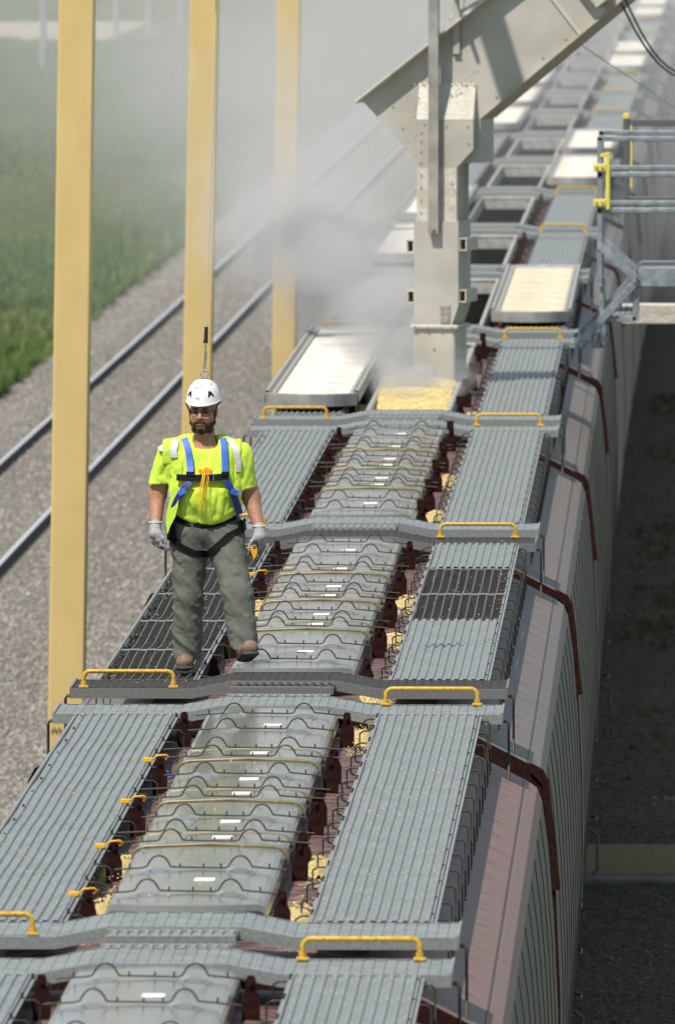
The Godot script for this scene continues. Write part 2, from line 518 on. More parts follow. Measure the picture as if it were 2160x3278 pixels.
func build_ground() -> void:
	# the sheet that reaches the horizon
	structure("ground", strip(-700, 700, -0.42, -60, 1800, 60.0), M.meadow)
	# gravel between the grass and the train, and the ballast bed of the far track
	structure("gravel_yard", strip(-10.1, 1.0, -0.33, -20, 760), M.gravel)
	var bed := MB.new()
	var rows := []
	var z := -20.0
	while z <= 760.0:
		var r := []
		for p in [Vector2(-9.6, -0.34), Vector2(-8.7, -0.15), Vector2(-6.0, -0.15), Vector2(-5.0, -0.34)]:
			r.append(Vector3(p.x + bend(z), p.y, -z))
		rows.append(r)
		z += 10.0
	bed.loft(rows)
	structure("ballast_bed", bed.mesh(), M.gravel)
	structure("dirt_verge", strip(0.9, 9.0, -0.30, -20, 760), M.cinder)
	# stones
	rng.seed = 77
	var stones := [pebble(1), pebble(2), pebble(3)]
	var palette := [Color(0.98, 0.95, 0.90), Color(0.78, 0.75, 0.72), Color(0.66, 0.65, 0.64), Color(0.98, 0.84, 0.77), Color(1.1, 1.06, 1.0), Color(0.85, 0.78, 0.70), Color(0.55, 0.54, 0.53), Color(1.25, 1.2, 1.12)]
	var xf := [[], [], []]
	var co := [[], [], []]
	for i in 190000:
		var d := 122.0 + 330.0 * pow(rng.randf(), 2.2)
		var x := rng.randf_range(-10.4, -2.2)
		var y := -0.33
		if x < -5.0 and x > -9.6:
			y = -0.15 if x < -6.0 and x > -8.7 else (lerpf(-0.34, -0.15, (-5.0 - x) / 1.0) if x > -6.0 else lerpf(-0.34, -0.15, (x + 9.6) / 0.9))
			if absf(absf(x + 7.32) - 0.76) < 0.09:
				continue
		var s := rng.randf_range(0.03, 0.068)
		var b := Basis.from_euler(Vector3(rng.randf() * TAU, rng.randf() * TAU, rng.randf() * TAU)).scaled(Vector3(s, s * 0.8, s))
		var k := i % 3
		xf[k].append(Transform3D(b, Vector3(x + bend(d), y + s * 0.12, -d)))
		var c: Color = palette[rng.randi() % palette.size()]
		if x < -4.6 and rng.randf() < 0.6:
			c = c.lerp(Color(0.74, 0.73, 0.68), 0.75)
		co[k].append(c * rng.randf_range(0.75, 1.1))
	for k in 3:
		scatter("gravel_stones", "loose grey and pinkish gravel beside the railway track", "gravel", stones[k], M.stone, xf[k], co[k])
	# dark dirt beside the cars
	var cx := []
	var cc := []
	for i in 16000:
		var d := 100.0 + 130.0 * pow(rng.randf(), 1.6)
		if d > 126.0 and d < 131.0:
			continue
		var s := rng.randf_range(0.015, 0.075)
		var b := Basis.from_euler(Vector3(rng.randf() * TAU, rng.randf() * TAU, rng.randf() * TAU)).scaled(Vector3(s, s * 0.7, s))
		cx.append(Transform3D(b, Vector3(rng.randf_range(1.3, 3.2), -0.30, -d)))
		var q := rng.randf()
		cc.append(Color(0.5, 0.47, 0.42) * rng.randf_range(0.5, 1.5) if q < 0.93 else (Color(1.0, 0.85, 0.5) if q < 0.965 else Color(1.0, 0.96, 0.9)))
	scatter("dirt_clods", "dark dirt clods and crumbs on the ground beside the cars", "dirt", stones[1], M.clod, cx, cc)
	var slab := MB.new()
	slab.box(Vector3(5.4, -0.42, -128.5), Vector3(8.2, 0.34, 4.4), 0.02)
	structure("concrete_crossing", slab.mesh(), M.concrete)
	structure("corn_dust_strip", strip(1.32, 9.4, -0.246, 127.0, 130.5, 1.0), M.concrete_corn)
	# grass
	var tufts := [tuft(1, 16, 0.22, 0.22), tuft(2, 20, 0.32, 0.3), tuft(3, 18, 0.5, 0.3)]
	var gx := [[], [], []]
	var gc := [[], [], []]
	var patch := FastNoiseLite.new()
	patch.seed = 5
	patch.frequency = 0.02
	patch.fractal_octaves = 3
	for i in 75000:
		var d := 225.0 + 480.0 * pow(rng.randf(), 1.3)
		var x := -9.9 - 24.0 * pow(rng.randf(), 1.1) * clampf((d - 120.0) / 300.0, 0.2, 1.0)
		var nz := patch.get_noise_2d(x * 3.0, d * 0.6)
		if d > 560.0 and d < 610.0 and x < -22.0:
			continue
		var k := 0
		if nz > 0.12:
			k = 2
		elif nz > -0.12:
			k = 1
		var s := rng.randf_range(0.7, 1.3)
		gx[k].append(Transform3D(Basis(Vector3.UP, rng.randf() * TAU).scaled(Vector3(s, s, s)), Vector3(x + bend(d), -0.42, -d)))
		var g := rng.randf()
		var c := Color(0.75, 0.95, 0.6).lerp(Color(1.1, 1.1, 0.7), g * g)
		if nz > 0.1:
			c = c.lerp(Color(0.5, 0.75, 0.55), 0.6)
		elif nz < -0.25:
			c = c.lerp(Color(1.15, 1.0, 0.8), 0.4)
		gc[k].append(c)
	for k in 3:
		scatter("grass", "green grass and weeds growing beyond the far track", "grass", tufts[k], M.grass, gx[k], gc[k])
	# weeds in the gravel and along the dirt
	var wx := []
	var wc := []
	for i in 1500:
		var d := rng.randf_range(133.0, 230.0)
		var cl := sin(d * 0.31) + sin(d * 0.113 + 1.0) + rng.randf_range(-1.2, 1.2)
		if cl < 0.5:
			continue
		wx.append(Transform3D(Basis(Vector3.UP, rng.randf() * TAU).scaled(Vector3.ONE * rng.randf_range(0.2, 0.5)), Vector3(rng.randf_range(1.7, 2.9) + bend(d), -0.31, -d)))
		wc.append(Color(0.62, 0.52, 0.5).lerp(Color(1.1, 0.8, 0.6), pow(rng.randf(), 3.0)) * rng.randf_range(0.5, 1.0))
	scatter("verge_weeds", "dry yellowish weeds on the dirt beside the cars", "weeds", tufts[0], M.grass, wx, wc)
	var spots := [Vector2(-3.5, 146.0), Vector2(-4.4, 166.0), Vector2(-4.2, 138.0)]
	for s in spots:
		var mx := []
		var mc := []
		for i in 7:
			mx.append(Transform3D(Basis(Vector3.UP, rng.randf() * TAU).scaled(Vector3.ONE * rng.randf_range(0.25, 0.4)), Vector3(s.x + rng.randf_range(-0.12, 0.12), -0.33, -s.y + rng.randf_range(-0.5, 0.5))))
			mc.append(Color(0.9, 1.1, 0.6))
		scatter("gravel_weed", "small green weed sprouting in the gravel", "weed", tufts[0], M.grass, mx, mc)
	structure("sand_road", strip(-60, -24, -0.36, 560, 610, 10.0), M.sand_road)
	# rails of the far track
	for d in [[-8.08, "polished steel rail of the empty track, the one nearer the grass"], [-6.62, "polished steel rail of the empty track, the one nearer the yellow posts"]]:
		var rm := rail_mesh(d[0], -20.0, 760.0)
		var t := thing("rail", d[1], "rail", Vector3.ZERO, "rails of the empty track")
		part(t, "web", rm[0], M.rail_web)
		part(t, "head", rm[1], M.rail_head)
	for x in [-0.75, 0.75]:
		var rm := rail_mesh(x, -20.0, 420.0)
		var t := thing("rail", ["steel rail under the hopper cars, on the side of the yellow posts", "steel rail under the hopper cars, on the side of the dirt verge"][int(x > 0)], "rail", Vector3.ZERO, "rails under the train")
		part(t, "web", rm[0], M.rail_web)
		part(t, "head", rm[1], M.rail_head)
	# poles far off at the edge of the meadow
	var poles := [[-22.6, 487.0, "grey pole standing alone in the grass, away from the other poles"], [-23.7, 567.0, "thin grey pole by the sandy road, the one nearest the lone pole"], [-22.7, 576.0, "thin grey pole by the sandy road, middle of three"], [-22.3, 600.0, "thin grey pole by the sandy road, farthest from the lone pole"]]
	for p in poles:
		var mb := MB.new()
		mb.tube([Vector3(0, -0.2, 0), Vector3(0, 3, 0), Vector3(0, 6.5, 0)], 0.12, 10, true, 0.09)
		mb.box(Vector3(0, 6.2, 0.12), Vector3(1.2, 0.1, 0.1), 0.01)
		single("utility_pole", p[2], "pole", mb.mesh(), M.pole_grey, Vector3(p[0] + bend(p[1]), -0.4, -p[1]), "poles at the edge of the meadow")

func rounded_rect(w: float, h: float, r: float, n := 4) -> PackedVector2Array:
	var p := PackedVector2Array()
	for c in [[1, 1, 0.0], [-1, 1, 0.25], [-1, -1, 0.5], [1, -1, 0.75]]:
		for k in n + 1:
			var a: float = TAU * (c[2] + 0.25 * k / n)
			p.append(Vector2(c[0] * (w / 2 - r) + cos(a) * r, c[1] * (h / 2 - r) + sin(a) * r))
	return p

func build_posts() -> void:
	var prof := rounded_rect(0.35, 0.35, 0.025)
	var lying := Basis(Vector3.RIGHT, -PI / 2)     # the prism's z becomes up
	var col := MB.new()
	col.prism(prof, 0.02, 12.75, Transform3D(lying, Vector3.ZERO))
	var plate := MB.new()
	plate.box(Vector3(0, 0.0, 0), Vector3(0.6, 0.05, 0.6), 0.005)
	var arm := MB.new()
	arm.box(Vector3(1.45, 12.62, 0), Vector3(3.3, 0.3, 0.2), 0.01)
	var data := [[129.0, -3.54, 0.016, "yellow steel post standing beside the car with the walking worker"], [161.5, -3.50, 0.020, "yellow steel post behind the worker, middle one of three"], [198.0, -3.62, 0.014, "yellow steel post in the dust, behind the white open hatch cover"]]
	var n := 0
	for d in data:
		var t := thing("yellow_post", d[3], "post", Vector3(d[1] + bend(d[0]) - 0.07, -0.33, -d[0]), "yellow posts beside the train")
		t.rotation.z = -d[2]
		part(t, "column", col.mesh(), M.post_yellow)
		part(t, "base_plate", plate.mesh(), M.post_yellow)
		part(t, "arm", arm.mesh(), M.post_yellow)
		if n == 0:
			# stencilled marks low on the post, worn
			var mk := MB.new()
			for k in 5:
				mk.box(Vector3(-0.13 + k * 0.022, 1.32 + 0.02 * (k % 2), 0.1765), Vector3(0.014, 0.05, 0.003))
			for k in 2:
				mk.box(Vector3(-0.12 + k * 0.025, 1.14, 0.1765), Vector3(0.012, 0.05, 0.003))
			part(t, "stencil", mk.mesh(), M.wheel_steel).set_meta("kind", "stuff")
		n += 1
	# the beam along which the lifeline runs
	var beam := MB.new()
	for s in [[0.0, 0.1, 0.22, 0.03], [0.0, -0.1, 0.22, 0.03], [0.0, 0.0, 0.02, 0.2]]:
		beam.box(Vector3(s[0], s[1], -132.0), Vector3(s[2], s[3], 150.0))
	single("trolley_beam", "yellow overhead beam that carries the lifeline above the train", "beam", beam.mesh(), M.post_yellow, Vector3(-0.62, 12.02, 0))

# ------------------------------------------------------------------ hopper cars
const CAR_PROFILE := [Vector2(0.0, -0.12), Vector2(0.9, -0.165), Vector2(1.2, -0.30), Vector2(1.51, -0.46), Vector2(1.565, -0.50), Vector2(1.595, -0.58), Vector2(1.632, -0.85), Vector2(1.668, -1.3), Vector2(1.695, -1.9), Vector2(1.70, -2.45), Vector2(1.685, -2.9), Vector2(1.65, -2.96)]

func profile_rows(i0: int, i1: int, side: float, z0: float, z1: float, grow := 0.0, segs := 1) -> Array:
	var rows := []
	for k in segs + 1:
		var z := lerpf(z0, z1, float(k) / segs)
		var r := []
		for i in range(i0, i1 + 1):
			var p: Vector2 = CAR_PROFILE[i]
			r.append(Vector3(side * (p.x + grow), HB + p.y, z))
		rows.append(r)
	return rows

func sheet(i0: int, i1: int, side: float, length: float, thick := 0.0, smooth := false) -> ArrayMesh:
	var key := "sheet%d_%d_%d_%.2f" % [i0, i1, int(side), length]
	if not cache.has(key):
		var mb := MB.new()
		mb.loft(profile_rows(i0, i1, side, 0.0, -length), smooth, side < 0.0)
		# returned edges, so that the joints between panels have depth
		for z in [0.0, -length]:
			for i in range(i0, i1):
				var a: Vector2 = CAR_PROFILE[i]
				var b: Vector2 = CAR_PROFILE[i + 1]
				mb.quad(Vector3(side * a.x, HB + a.y, z), Vector3(side * b.x, HB + b.y, z), Vector3(side * (b.x - 0.02), HB + b.y - 0.01, z), Vector3(side * (a.x - 0.02), HB + a.y - 0.012, z))
		cache[key] = mb.mesh()
	return cache[key]

func seam_mesh(side: float) -> ArrayMesh:
	var key := "seam%d" % int(side)
	if not cache.has(key):
		var mb := MB.new()
		var p := []
		for i in range(5, 11):
			p.append(Vector3(side * (CAR_PROFILE[i].x + 0.001), HB + CAR_PROFILE[i].y, 0))
		mb.tube(p, 0.0055, 5)
		cache[key] = mb.mesh()
	return cache[key]

# ribbed running-board panel, sagging a little between its supports
func board_panel(w: float, length: float, ribs: int, sag: float) -> ArrayMesh:
	var key := "board%.2f_%.2f_%d_%.3f" % [w, length, ribs, sag]
	if not cache.has(key):
		var mb := MB.new()
		var rows := []
		var segs := 12
		for k in segs + 1:
			var t := float(k) / segs
			var dip := -sag * sin(PI * t) - sag * 0.35 * sin(TAU * t)
			var r := []
			r.append(Vector3(-w / 2, dip - 0.03, -length * t))
			var pitch := w / ribs
			for i in ribs:
				var x := -w / 2 + i * pitch
				var up := 0.013
				r.append(Vector3(x + pitch * 0.05, dip, -length * t))
				r.append(Vector3(x + pitch * 0.30, dip, -length * t))
				r.append(Vector3(x + pitch * 0.42, dip + up, -length * t))
				r.append(Vector3(x + pitch * 0.82, dip + up, -length * t))
				r.append(Vector3(x + pitch * 0.94, dip, -length * t))
			r.append(Vector3(w / 2, dip, -length * t))
			r.append(Vector3(w / 2, dip - 0.03, -length * t))
			rows.append(r)
		mb.loft(rows)
		# the lap at the far end: a thin crimped strip across
		for i in ribs:
			var pitch := w / ribs
			mb.box(Vector3(-w / 2 + (i + 0.62) * pitch, 0.012, -length + 0.05), Vector3(pitch * 0.5, 0.008, 0.05), 0.002)
		cache[key] = mb.mesh()
	return cache[key]

# dark bare grating panel: hollow troughs between thin bright ridges
func open_panel(w: float, length: float, ribs: int, sag: float) -> Array:
	var key := "open%.2f_%.2f" % [w, length]
	if not cache.has(key):
		var mb := MB.new()
		var rb := MB.new()
		var rows := []
		var segs := 14
		var pitch := w / ribs
		var ridge := []
		for i in ribs + 1:
			ridge.append([[], []])
		for k in segs + 1:
			var t := float(k) / segs
			var dip := -sag * sin(PI * t) - sag * 0.4 * sin(TAU * t)
			var r := []
			for i in ribs:
				var x := -w / 2 + i * pitch
				for q in [[0.03, 0.0], [0.2, -0.016], [0.4, -0.022], [0.6, -0.022], [0.8, -0.012], [0.97, 0.0]]:
					r.append(Vector3(x + pitch * q[0], dip + q[1], -length * t))
			rows.append(r)
			for i in ribs + 1:
				var x := -w / 2 + i * pitch
				ridge[i][0].append(Vector3(x - 0.0025, dip + 0.002, -length * t))
				ridge[i][1].append(Vector3(x + 0.0025, dip + 0.002, -length * t))
		mb.loft(rows, false)
		for i in ribs + 1:
			for k in segs:
				rb.quad(ridge[i][0][k], ridge[i][1][k], ridge[i][1][k + 1], ridge[i][0][k + 1])
		# cross bars that show as fine rungs
		var rungs := int(length / 0.07)
		for k in rungs:
			var t := (k + 0.5) / rungs
			var dip := -sag * sin(PI * t) - sag * 0.4 * sin(TAU * t)
			for i in ribs:
				mb.box(Vector3(-w / 2 + (i + 0.5) * pitch, dip - 0.014, -length * t), Vector3(pitch * 0.9, 0.006, 0.018))
		for z in [-0.02, -length + 0.02]:
			for i in ribs:
				rb.box(Vector3(-w / 2 + (i + 0.5) * pitch, -0.006 + 0.003 * (i % 2), z), Vector3(pitch * 0.98, 0.010, 0.03), 0.002)
		cache[key] = [mb.mesh(), rb.mesh()]
	return cache[key]

const LID_W := 0.84

# closed hatch cover; bow > 0 rounds the near end, bow < 0 the far end
func lid_mesh(length: float, bow_near: float, bow_far: float) -> ArrayMesh:
	var key := "lid%.2f_%.2f_%.2f" % [length, bow_near, bow_far]
	if not cache.has(key):
		var mb := MB.new()
		var rows := []
		var xs := [-0.402, -0.40, -0.385, -0.36, -0.30, -0.21, -0.1, 0.0, 0.1, 0.21, 0.30, 0.36, 0.385, 0.40, 0.402]
		var ys := [0.0, 0.055, 0.078, 0.092, 0.098, 0.102, 0.106, 0.108, 0.106, 0.102, 0.098, 0.092, 0.078, 0.055, 0.0]
		var lipn := []
		var segs := 6
		for k in segs + 1:
			var t := float(k) / segs
			var r := []
			for i in xs.size():
				var q: float = 1.0 - pow(absf(xs[i]) / 0.402, 2.2)
				var za := bow_near * q
				var zb := -length - bow_far * q
				r.append(Vector3(xs[i], ys[i], lerpf(za, zb, t)))
			rows.append(r)
		mb.loft(rows, false)
		# end faces: rolled lip
		for e in [[0, 1.0, bow_near], [segs, -1.0, bow_far]]:
			var top: Array = rows[e[0]]
			var l1 := []
			var l2 := []
			for p in top:
				l1.append(Vector3(p.x * 1.01, maxf(p.y - 0.03, 0.0), p.z + e[1] * 0.035))
				l2.append(Vector3(p.x * 1.01, minf(0.0, p.y - 0.09), p.z + e[1] * 0.035))
			mb.loft([l2, l1, top] if e[1] > 0 else [top, l1, l2], false)
		cache[key] = mb.mesh()
	return cache[key]

func boss_mesh() -> ArrayMesh:
	if not cache.has("boss"):
		var mb := MB.new()
		# low pressed pyramid under each hump of the rods
		for x in [0.0]:
			var t := Vector3(x, 0.118, 0.0)
			var b := [Vector3(x - 0.085, 0.1, 0.24), Vector3(x + 0.085, 0.1, 0.24), Vector3(x + 0.085, 0.1, -0.24), Vector3(x - 0.085, 0.1, -0.24)]
			var u := [t + Vector3(-0.03, 0, 0.06), t + Vector3(0.03, 0, 0.06), t + Vector3(0.03, 0, -0.06), t + Vector3(-0.03, 0, -0.06)]
			for i in 4:
				mb.quad(b[i], b[(i + 1) % 4], u[(i + 1) % 4], u[i])
			mb.quad(u[0], u[1], u[2], u[3])
		cache["boss"] = mb.mesh()
	return cache["boss"]

# hold-down rod across a lid, humped over the two bosses
func rod_mesh(reach_l: float, reach_r: float) -> ArrayMesh:
	var key := "rod%.2f_%.2f" % [reach_l, reach_r]
	if not cache.has(key):
		var mb := MB.new()
		var p := [Vector3(-0.42 - reach_l, 0.105, 0)]
		for h in [-0.21, 0.21]:
			var base := 0.122
			p.append(Vector3(h - 0.085, base - 0.006, 0))
			p.append(Vector3(h - 0.062, base, 0))
			p.append(Vector3(h - 0.046, base + 0.028, 0))
			p.append(Vector3(h - 0.030, base + 0.047, 0))
			p.append(Vector3(h - 0.010, base + 0.056, 0))
			p.append(Vector3(h + 0.010, base + 0.056, 0))
			p.append(Vector3(h + 0.030, base + 0.047, 0))
			p.append(Vector3(h + 0.046, base + 0.028, 0))
			p.append(Vector3(h + 0.062, base, 0))
			p.append(Vector3(h + 0.085, base - 0.002, 0))
		p.append(Vector3(0.42 + reach_r, 0.105, 0))
		mb.tube(p, 0.0052, 6)
		for x in [-0.36, -0.1, 0.02, 0.11, 0.36]:
			mb.box(Vector3(x, 0.127, 0), Vector3(0.009, 0.024, 0.009))
		cache[key] = mb.mesh()
	return cache[key]

func lip_mesh() -> ArrayMesh:
	if not cache.has("lip"):
		var mb := MB.new()
		var p := []
		for q in [[-0.407, 0.02], [-0.402, 0.055], [-0.38, 0.078], [-0.34, 0.090], [0.0, 0.104], [0.34, 0.090], [0.38, 0.078], [0.402, 0.055], [0.407, 0.02]]:
			p.append(Vector3(q[0], q[1], 0))
		mb.tube(p, 0.012, 8)
		cache["lip"] = mb.mesh()
	return cache["lip"]

func bracket_mesh(flag: bool) -> ArrayMesh:
	var key := "bracket%s" % flag
	if not cache.has(key):
		var mb := MB.new()
		var poly := PackedVector2Array([Vector2(-0.042, -0.13), Vector2(0.042, -0.13), Vector2(0.044, -0.02), Vector2(0.034, 0.005), Vector2(0.024, 0.03), Vector2(0.022, 0.075), Vector2(0.014, 0.09), Vector2(-0.014, 0.09), Vector2(-0.022, 0.075), Vector2(-0.024, 0.03), Vector2(-0.034, 0.005), Vector2(-0.044, -0.02)])
		mb.prism(poly, -0.006, 0.006)
		mb.prism(PackedVector2Array([Vector2(-0.006, -0.13), Vector2(0.006, -0.13), Vector2(0.006, 0.0), Vector2(-0.006, 0.0)]), -0.07, -0.006)
		if flag:
			mb.box(Vector3(-0.01, 0.11, 0.01), Vector3(0.062, 0.075, 0.012), 0.002)
		mb.tube([Vector3(0, 0.055, -0.02), Vector3(0, 0.055, 0.02)], 0.013, 8)
		cache[key] = mb.mesh()
	return cache[key]

# stand-off leg of a running board: out, down, and a foot along the roof
func leg_mesh(side: float, drop: float) -> ArrayMesh:
	var key := "leg%d_%.2f" % [int(side), drop]
	if not cache.has(key):
		var mb := MB.new()
		mb.tube([Vector3(-side * 0.09, -0.012, 0), Vector3(side * 0.015, -0.012, 0), Vector3(side * 0.03, -0.03, 0), Vector3(side * 0.032, -drop, 0.0), Vector3(side * 0.032, -drop - 0.006, 0.03), Vector3(side * 0.032, -drop - 0.006, 0.14)], 0.0065, 6)
		# clip and nut on the flange
		mb.box(Vector3(-side * 0.05, 0.004, 0), Vector3(0.026, 0.008, 0.03), 0.002)
		mb.tube([Vector3(-side * 0.05, 0.0, 0), Vector3(-side * 0.05, 0.022, 0)], 0.008, 6)
		cache[key] = mb.mesh()
	return cache[key]

func hook_mesh(side: float) -> ArrayMesh:
	var key := "hook%d" % int(side)
	if not cache.has(key):
		var mb := MB.new()
		mb.tube([Vector3(side * 0.03, -0.012, 0), Vector3(-side * 0.03, -0.012, 0), Vector3(-side * 0.055, -0.03, 0), Vector3(-side * 0.055, -0.12, 0), Vector3(-side * 0.03, -0.13, 0)], 0.006, 6)
		mb.box(Vector3(side * 0.03, 0.004, 0), Vector3(0.024, 0.008, 0.03), 0.002)
		mb.tube([Vector3(side * 0.03, 0.0, 0), Vector3(side * 0.03, 0.024, 0)], 0.008, 6)
		cache[key] = mb.mesh()
	return cache[key]

# end walkway, raised in the middle; ribbed like grip strut
func walkway_mesh() -> Array:
	if not cache.has("walkway"):
		var mb := MB.new()
		var fr := MB.new()
		var pts := [[-1.36, 0.0], [-0.60, 0.0], [-0.35, 0.05], [0.30, 0.05], [0.56, 0.0], [1.36, 0.0]]
		var d := 0.84
		for i in pts.size() - 1:
			var a: Array = pts[i]
			var b: Array = pts[i + 1]
			var n := maxi(3, int((b[0] - a[0]) / 0.052))
			var m := 12
			# each small ridge of the grip plate
			for k in n:
				var x0 := lerpf(a[0], b[0], (k + 0.03) / n)
				var x1 := lerpf(a[0], b[0], (k + 0.97) / n)
				var y0 := lerpf(a[1], b[1], (k + 0.03) / n)
				var y1 := lerpf(a[1], b[1], (k + 0.97) / n)
				for j in m:
					var z0 := -d * (j + 0.04) / m
					var z1 := -d * (j + 0.96) / m
					var off := 0.0 if (j + k) % 2 == 0 else 0.002
					mb.quad(Vector3(x0, y0 + off, z0), Vector3(x1, y1 + off, z0), Vector3(x1, y1 + off + 0.003, z1), Vector3(x0, y0 + off + 0.003, z1))
			var u0 := Vector3(a[0], a[1] - 0.008, 0)
			var u1 := Vector3(b[0], b[1] - 0.008, 0)
			fr.quad(u0, u1, u1 + Vector3(0, 0, -d), u0 + Vector3(0, 0, -d))
			# edge channels front and back
			for e in [0.0, -d]:
				var w0 := Vector3(a[0], a[1], e)
				var w1 := Vector3(b[0], b[1], e)
				var o := Vector3(0, 0, 0.012 if e == 0.0 else -0.012)
				var up := Vector3(0, 0.006, 0)
				var dn := Vector3(0, -0.055, 0)
				fr.quad(w0 + o + dn, w1 + o + dn, w1 + o + up, w0 + o + up)
				fr.quad(w0 - o + up, w0 + o + up, w1 + o + up, w1 - o + up)
				fr.quad(w0 - o + dn, w1 - o + dn, w1 + o + dn, w0 + o + dn)
		for x in [-1.36, 1.36]:
			fr.box(Vector3(x, -0.02, -d / 2), Vector3(0.012, 0.07, d + 0.02))
		cache["walkway"] = [mb.mesh(), fr.mesh()]
	return cache["walkway"]

func grab_mesh() -> Array:
	if not cache.has("grab"):
		var mb := MB.new()
		var p := [Vector3(-0.28, 0.0, 0), Vector3(-0.28, 0.06, 0)]
		for k in 4:
			var a := PI / 2 * (k + 1) / 4.0
			p.append(Vector3(-0.28 + 0.04 * (1.0 - cos(a)), 0.06 + 0.04 * sin(a), 0))
		for k in 4:
			var a := PI / 2 * k / 4.0
			p.append(Vector3(0.28 - 0.04 * (1.0 - sin(a)), 0.06 + 0.04 * cos(a), 0))
		p.append(Vector3(0.28, 0.06, 0))
		p.append(Vector3(0.28, 0.0, 0))
		mb.tube(p, 0.014, 10)
		var f := MB.new()
		for x in [-0.28, 0.28]:
			f.box(Vector3(x, 0.005, 0), Vector3(0.06, 0.014, 0.09), 0.003)
			f.tube([Vector3(x, 0.01, 0), Vector3(x, 0.035, 0)], 0.02, 10)
		cache["grab"] = [mb.mesh(), f.mesh()]
	return cache["grab"]

func bogie_parts() -> Array:
	if not cache.has("bogie"):
		var fr := MB.new()
		for s in [-1.0, 1.0]:
			fr.prism(PackedVector2Array([Vector2(-1.15, 0.38), Vector2(-0.6, 0.3), Vector2(0.6, 0.3), Vector2(1.15, 0.38), Vector2(1.15, 0.55), Vector2(0.5, 0.72), Vector2(-0.5, 0.72), Vector2(-1.15, 0.55)]), -0.06, 0.06, Transform3D(Basis(Vector3.UP, PI / 2), Vector3(s * 1.0, 0, 0)))
		fr.box(Vector3(0, 0.66, 0), Vector3(2.2, 0.25, 0.4), 0.02)
		var w := MB.new()
		for s in [-1.0, 1.0]:
			w.tube([Vector3(s * 0.68, 0, 0), Vector3(s * 0.71, 0, 0)], 0.49, 28)
			w.tube([Vector3(s * 0.71, 0, 0), Vector3(s * 0.82, 0, 0)], 0.455, 28)
		w.tube([Vector3(-0.9, 0, 0), Vector3(0.9, 0, 0)], 0.08, 12)
		cache["bogie"] = [fr.mesh(), w.mesh()]
	return cache["bogie"]

# underside of a hatch cover thrown open, lying on its back
func open_lid_mesh(length: float, near_end: bool, far_end: bool) -> Array:
	var key := "openlid%.2f%s%s" % [length, near_end, far_end]
	if not cache.has(key):
		var pan := MB.new()
		var rows := []
		var n := int(length / 0.10)
		for k in n + 1:
			var z := -length * k / n
			var y: float = -0.010 if k % 14 in [5, 8] else (0.004 if k % 14 in [6, 7] else 0.0)
			rows.append([Vector3(-0.33, y, z), Vector3(0.33, y, z)])
		pan.loft(rows)
		var rim := MB.new()
		for s in [-1.0, 1.0]:
			var prof := [[0.33, -0.005], [0.335, 0.025], [0.365, 0.03], [0.375, 0.012], [0.395, 0.05], [0.42, 0.045], [0.425, -0.06], [0.36, -0.10]]
			var r2 := []
			for k in 2:
				var r := []
				for q in prof:
					r.append(Vector3(s * q[0], q[1], -length * k))
				r2.append(r)
			rim.loft(r2, false, s < 0)
		for e in [[near_end, 0.0, 1.0], [far_end, -length, -1.0]]:
			if not e[0]:
				continue
			# bowed end lip
			var a := []
			var b := []
			var c := []
			for k in 13:
				var x := lerpf(-0.42, 0.42, k / 12.0)
				var q: float = e[2] * 0.30 * (1.0 - pow(absf(x) / 0.42, 2.2))
				a.append(Vector3(x, 0.03, e[1] + q * 0.9))
				b.append(Vector3(x, 0.025, e[1] + q + e[2] * 0.03))
				c.append(Vector3(x * 0.98, -0.085, e[1] + q + e[2] * 0.02))
			var fl := []
			for k in 13:
				fl.append(Vector3(lerpf(-0.33, 0.33, k / 12.0), 0.0, e[1]))
			rim.loft([c, b, a, fl] if e[2] > 0 else [fl, a, b, c], false)
		rim.quad(Vector3(-0.36, -0.10, 0), Vector3(-0.36, -0.10, -length), Vector3(0.36, -0.10, -length), Vector3(0.36, -0.10, 0))
		cache[key] = [pan.mesh(), rim.mesh()]
	return cache[key]

func sticker_mesh() -> ArrayMesh:
	if not cache.has("sticker"):
		var st := MB.new()
		st.box(Vector3(0, 0, 0), Vector3(0.105, 0.003, 0.17))
		cache["sticker"] = st.mesh()
	return cache["sticker"]

